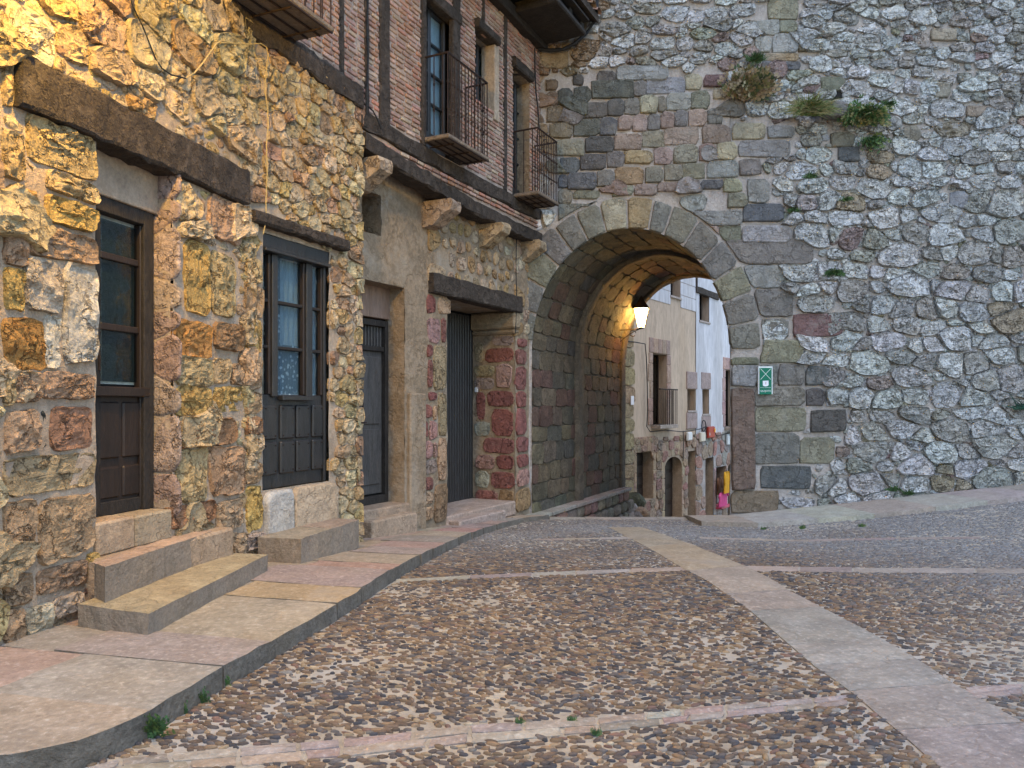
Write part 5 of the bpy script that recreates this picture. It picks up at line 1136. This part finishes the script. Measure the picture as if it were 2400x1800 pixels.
# ================================================================== LANTERNS
m_lamp = emit('lantern_glow', (1, .80, .42), 26)
m_ltgls = glassmat('lantern_glass', (.95, .9, .75), .05)
_t = m_ltgls.node_tree; _e = _t.nodes.new('ShaderNodeEmission'); _e.inputs[0].default_value = (1, .78, .35, 1); _e.inputs[1].default_value = 5; _a = _t.nodes.new('ShaderNodeAddShader')
_o = _t.nodes['Material Output']; _s = _o.inputs[0].links[0].from_socket; _t.links.new(_s, _a.inputs[0]); _t.links.new(_e.outputs[0], _a.inputs[1]); _t.links.new(_a.outputs[0], _o.inputs[0])
def lantern(loc, attach, scale, label, name, power, cold=(1, .62, .2)):
    x, y, z = loc; e = empty(name, attach, label, 'street lamp'); s = scale
    def ringp(h, r): return [(x+r*s*math.cos(a), y+r*s*math.sin(a), z+h*s) for a in np.arange(6)*math.pi/3+.3]
    lo_, hi_ = ringp(-.28, .09), ringp(.14, .19)
    for i in range(6):
        mk('glass_pane', [lo_[i], lo_[(i+1) % 6], hi_[(i+1) % 6], hi_[i]], [(0, 1, 2, 3)], m_ltgls, e)
        v, f = tube([lo_[i], hi_[i]], .010*s, 5); mk('rib', v, f, m_iron, e)
    r1_, r2_, r3_ = ringp(.14, .215), ringp(.30, .09), ringp(.36, .05)
    V = r1_+r2_+r3_+[(x, y, z+.44*s)]; F = [(k*6+i, k*6+(i+1) % 6, (k+1)*6+(i+1) % 6, (k+1)*6+i) for k in range(2) for i in range(6)]+[(12+i, 12+(i+1) % 6, 18) for i in range(6)]
    mk('cap', V, F, m_iron, e)
    mk('base', lo_+ringp(-.31, .05), [(i, (i+1) % 6, 6+(i+1) % 6, 6+i) for i in range(6)]+[(11, 10, 9, 8, 7, 6)], m_iron, e)
    V = []; F = []; n = 8
    for j, (h, r) in enumerate(((-.2, .02), (-.12, .07), (0, .085), (.08, .06), (.12, .02))): V += [(x+r*s*math.cos(a), y+r*s*math.sin(a), z+h*s) for a in np.arange(n)*math.pi/4]
    F = [(j*n+k, j*n+(k+1) % n, (j+1)*n+(k+1) % n, (j+1)*n+k) for j in range(4) for k in range(n)]; mk('bulb', V, F, m_lamp, e, smooth=True)
    A = np.array(attach); Pb = np.array((x, y, z-.31*s)); mid_ = (A+Pb)/2
    v, f = tube([tuple(A+np.array((0, 0, .0))), tuple(Pb)], .014*s, 6); mk('bracket', v, f, m_iron, e)
    dv = Pb-A
    v, f = tube([tuple(A+np.array((0, 0, -.25*s)))]+[tuple(A+dv*t+np.array((0, 0, -.25*s*(1-t)**1.5))) for t in (.2, .45, .7, .9)], .011*s, 6); mk('brace', v, f, m_iron, e)
    cc_ = A+dv*.6; v, f = tube([tuple(cc_+dv/np.linalg.norm(dv)*.07*s*math.cos(a)+np.array((0, 0, -.09*s+.07*s*math.sin(a)))) for a in np.linspace(0, 5.5, 12)], .009*s, 5); mk('scroll', v, f, m_iron, e)
    ld = bpy.data.lights.new(name+'_light', 'POINT'); ld.energy = power; ld.color = cold; ld.shadow_soft_size = .11*s; lo2 = bpy.data.objects.new('lamp_light', ld); C.objects.link(lo2); lo2.parent = e; lo2.location = Vector(loc)-Vector(attach)+Vector((0, 0, 0))
    return e
yl = 17.2; lx = (1503-CX)/K*yl; lz = EYE-(738-CY)*yl/K
lantern((lx, yl, lz), (2.41, 17.1, EYE-(774-CY)*17.1/K), 1.0, 'glowing yellow lantern on a scrolled iron bracket inside the archway', 'wall_lantern', 180, (1, .45, .06))
nl = N1(N1.su(235, 1.1), 0, 1.1)
lantern((nl[0], nl[1], 5.35), N1(N1.su(235, 1.1), 5.08, .05), .9, 'lit street lantern mounted high on the tan stone house front', 'street_lantern', 1500, (1, .60, .09))
# ================================================================== SIGN
sg = op2 = ((1775-CX)*GK, (1805-CX)*GK, EYE+(CY-924)*GK, EYE+(CY-862)*GK); sy = .09
se = empty('trail_sign', (sg[0], YW-sy, sg[2]), 'small green plaque with a white cross reading QUIJOTE beside the arch', 'sign')
box('backing', AW, sg[0]-.012, sg[1]+.012, sg[2]-.0, sg[3]+.018, .03, sy, m_flat, se, col=(.62, .66, .66), c=.003)
box('plate', AW, sg[0]+.006, sg[1]-.006, sg[2]-.004, sg[3]-.006, sy, sy+.008, m_flat, se, col=(.0, .13, .075), c=.002)
def flatbar(a, b2, w, par, nm):
    a = np.array(a); b2 = np.array(b2); d = (b2-a)/np.linalg.norm(b2-a); n_ = np.array((-d[1], d[0]))*w/2; o = sy+.0095
    V = [AW(*(a+n_), o), AW(*(b2+n_), o), AW(*(b2-n_), o), AW(*(a-n_), o)]; mk(nm, V, [(0, 1, 2, 3)], m_flat, par, col=(.62, .72, .68))
w_ = sg[1]-sg[0]; h_ = sg[3]-sg[2]; P_ = lambda a, b2: (sg[0]+w_*a, sg[2]+h_*b2)
flatbar(P_(.10, .96), P_(.90, .55), .007, se, 'cross_bar'); flatbar(P_(.90, .96), P_(.10, .55), .007, se, 'cross_bar')
mk('shield', [AW(*P_(a, b2), sy+.0100) for a, b2 in ((.27, .50), (.72, .51), (.73, .34), (.65, .305), (.5, .29), (.34, .30), (.28, .33))], [tuple(range(7))], m_flat, se, col=(.66, .70, .74))
mk('shield_mark', [AW(*P_(a, b2), sy+.0115) for a, b2 in ((.45, .46), (.56, .46), (.53, .36), (.46, .36))], [(0, 1, 2, 3)], m_flat, se, col=(.50, .42, .50))
def text(s, size, cx, cz, par, wid):
    cu = bpy.data.curves.new('lettering', 'FONT'); cu.body = s; cu.size = size; cu.align_x = 'CENTER'; cu.extrude = .0006; o = bpy.data.objects.new('lettering', cu); C.objects.link(o)
    bpy.context.view_layer.update(); dg = bpy.context.evaluated_depsgraph_get(); me = bpy.data.meshes.new_from_object(o.evaluated_get(dg)); k = wid/max(.001, o.dimensions.x)
    bpy.data.objects.remove(o); V = [AW(cx+v.co.x*k, cz+v.co.y, sy+.0095+v.co.z) for v in me.vertices]; F = [tuple(p.vertices) for p in me.polygons]
    mk('lettering', V, F, m_flat, par, col=(.62, .72, .70))
text('QUIJOTE', .042, *P_(.5, .09), se, w_*.80); text('RUTA DE DON', .018, *P_(.5, .235), se, w_*.80)
# ================================================================== WALL PLANTS
def tuft(name, W, px, py, off, n, ln_, cols, label, cat, seed, up=.5, droop=.5, spread=1., wdt=.007, grp=None, loc=None, leaf=False):
    r_ = random.Random(seed)
    if loc is None: u, z = W.sz(px, py, off); c = Vector(W(u, z, off*.5)); nrm = Vector((*W.n, 0)); du = Vector((*W.d, 0))
    else: c = Vector(loc); nrm = Vector((0, -.3, 0)); du = Vector((1, 0, 0))
    b_ = B()
    for i in range(n):
        d = (du*r_.gauss(0, spread)+nrm*abs(r_.gauss(.6, .4))+Vector((0, 0, up+r_.uniform(-.3, .5)))).normalized(); L = ln_*r_.uniform(.45, 1.1)
        s0 = c+du*r_.gauss(0, ln_*.22)+Vector((0, 0, r_.gauss(0, ln_*.08))); pts = [s0]
        for k in range(1, 4): pts.append(pts[-1]+d*L/3); d = (d+Vector((0, 0, -droop*.35))+Vector((r_.uniform(-.2, .2), r_.uniform(-.2, .2), r_.uniform(-.15, .15)))).normalized()
        col = vc(r_, r_.choice(cols), .25)
        sd = (pts[1]-pts[0]).cross(nrm if nrm.length > .5 else Vector((0, 1, 0)));
        sd = sd.normalized() if sd.length > 1e-6 else du; V = []
        for k, p in enumerate(pts): w = wdt*(1, 1, .7, .15)[k]; V += [p-sd*w, p+sd*w]
        b_.add(V, [(0, 1, 3, 2), (2, 3, 5, 4), (4, 5, 7, 6)], col)
        if leaf:
            for k in range(1, 4):
                for sgn in (-1, 1):
                    q = pts[k]; a = sd*sgn*r_.uniform(.02, .04)*ln_*4+Vector((0, 0, r_.uniform(-.01, .02))); t_ = (pts[k]-pts[k-1]).normalized()*.02*ln_*5
                    b_.add([q, q+a*.5+t_, q+a, q+a*.5-t_], [(0, 1, 2, 3)], col)
    o = b_.mk(name, m_leaf, None); return tag(o, label, cat, grp)
GRN = [(.06, .12, .04), (.08, .15, .055), (.045, .085, .035)]; DRY = [(.26, .20, .12), (.20, .15, .09), (.13, .12, .05), (.30, .25, .17)]; YG = [(.17, .21, .07), (.26, .25, .11), (.09, .16, .05), (.30, .27, .14)]
tuft('fern_tuft', AW, 1775, 138, .2, 260, .18, GRN[:1]+GRN[2:], 'round dark green tuft highest on the rubble wall', 'plant', 1, up=.6, wdt=.006)
tuft('dry_bush', AW, 1757, 222, .2, 260, .46, DRY+[(.05, .07, .03)], 'dry brown bush growing from the wall below the green tuft', 'plant', 2, up=.7, droop=.2, spread=.9, wdt=.005, leaf=True)
tuft('grass_clump', AW, 1912, 248, .5, 700, .42, YG, 'large yellow green grass clump hanging under the dark hole in the wall', 'plant', 3, up=.25, droop=.8, spread=1.2, wdt=.006)
tuft('leafy_weed', AW, 2025, 278, .2, 300, .36, GRN+YG, 'bushy green weed right of the grass clump on the wall', 'plant', 4, up=.3, droop=.7, spread=1.1, wdt=.007, leaf=True)
tuft('leafy_weed', AW, 2045, 325, .1, 110, .22, GRN+YG[:1], 'hanging strand of weed just below the bushy one', 'plant', 5, up=-.4, droop=.6, spread=.6, leaf=True)
tuft('moss_patch', AW, 1955, 640, .06, 200, .14, GRN, 'dark mossy growth in the hollow right of the arch', 'plant', 6, up=.1, droop=.9, spread=1.8, leaf=True)
tuft('leafy_weed', AW, 2085, 245, .08, 60, .12, GRN, 'small green weed right of the dark hole in the wall', 'plant', 7, leaf=True)
for k, (x, y, l) in enumerate(((1900, 415, 'thin moss streak above the arch shoulder stones'), (1985, 470, 'small weed low between the pale rubble stones'), (1860, 495, 'weed at the joint beside the grey ashlar block'), (2095, 1150, 'green weed at the foot of the wall, left of two'), (2130, 1158, 'green weed at the foot of the wall, right of two'))):
    tuft('small_weed', AW, x, y, .07, 45, .11, GRN, l, 'plant', 20+k, spread=1.2, leaf=True)
tuft('palm_leaf_tuft', AW, 2402, 955, .15, 50, .30, [(.02, .10, .06), (.03, .07, .05)], 'green leaves cut by the right edge of the photo', 'plant', 30, up=.1, droop=.1, spread=1.5, wdt=.01)
# ledge stone under grass clump
gt = stone(rectpoly((1915-CX)*GK, (1975-CX)*GK, EYE+(CY-283)*GK, EYE+(CY-247)*GK, ra, .15), AW, 0, .26, ra, n=14, rough=.02, tilt=.2); mk('projecting_stone', gt[0], gt[1], m_ash, gate, col=(.16, .15, .14), smooth=True)
# kerb weeds
for k, (px, py, n_, l_, lab) in enumerate(((352, 1728, 120, .09, 'largest weed at the foot of the kerb in the foreground'), (462, 1648, 60, .07, 'weed at the kerb foot where the second slab begins'), (515, 1610, 35, .06, 'small weed at the kerb joint below the pink slab'), (425, 1672, 40, .05, 'low weed on the kerb line between two bigger ones'), (1215, 1697, 14, .028, 'tiny weed in the paving band, left of two'), (1340, 1692, 12, .025, 'tiny weed in the paving band near its middle'), (1395, 1725, 16, .03, 'tiny weed just in front of the paving band'), (1990, 1195, 30, .07, 'weed growing in the right pavement joint'), (2020, 1236, 40, .05, 'weed at the edge of the right pavement'), (1880, 1240, 40, .05, 'grassy weeds along the right kerb near the arch'), (1790, 1242, 30, .045, 'weed at the right kerb corner beside the arch'))):
    p = hit(px, py); tuft('small_weed', None, 0, 0, 0, n_, l_, GRN+[(.10, .15, .04)], lab, 'plant', 40+k, up=.8, droop=.5, spread=.9, wdt=.004, loc=(p[0], p[1], p[2]+.005), leaf=True, grp='weeds in the paving')
# ================================================================== CABLES ON THE LEFT HOUSES
c1 = lambda l: [(x*.422, y*.422) for x, y in l]
cable(c1([(715, -40), (740, 40), (790, 140), (830, 240), (865, 330), (900, 380), (950, 415), (1030, 435)]), N1, .10, .006, m_cab, 'dark end of the cable looping across the tan rubble wall')
cable(c1([(1030, 435), (1080, 405), (1130, 345), (1200, 245), (1230, 225), (1290, 240)]), N1, .10, .006, m_cord, 'yellow cord rising to a junction on the tan rubble wall')
cable(c1([(1345, 245), (1400, 243), (1450, 242), (1480, 262), (1490, 310), (1478, 400), (1472, 500), (1486, 600), (1490, 700), (1480, 800), (1484, 960), (1478, 1100), (1478, 1220), (1462, 1300)]), N2, .10, .006, m_cord, 'yellow cord hanging down the wall to the window lintel')
cable([(1225*.422, 100), (1350*.422, 103)], N1, .11, .006, m_cord, 'short straight cord link between the two yellow cords')
c3 = lambda l: [(750+x*.3616, y*.3616) for x, y in l]
cable(c3([(308, -30), (305, 200), (310, 400), (303, 600), (302, 740)]), F2, .06, .011, m_cab, 'vertical black cable on a thin post of the brick front')
cable(c3([(240, 620), (300, 680), (345, 720), (375, 780), (395, 835)]), F2, .06, .009, m_cab, 'black cable curling over the sill beam end')
cable(c3([(1392, 310), (1393, 450), (1400, 600), (1412, 700), (1420, 830)]), F2, .05, .012, m_cab, 'black cable down the corner beside the arch wall')
cable([(1400, -20), (1399, 20), (1396, 45), (1375, 78), (1345, 103), (1318, 116), (1290, 118), (1262, 115)], AW, .16, .028, m_cab, 'thick black cable curving under the eaves onto the wall', name='thick_cable')
cable(c4(955, 30) and [c4(955, 20), c4(953, 150), c4(956, 320), c4(950, 480)], FW, .06, .008, m_cab, 'thin black cable beside the door lintel near the arch')
print('objects', len(bpy.data.objects), 'tris', sum(len(m.polygons) for m in bpy.data.meshes))
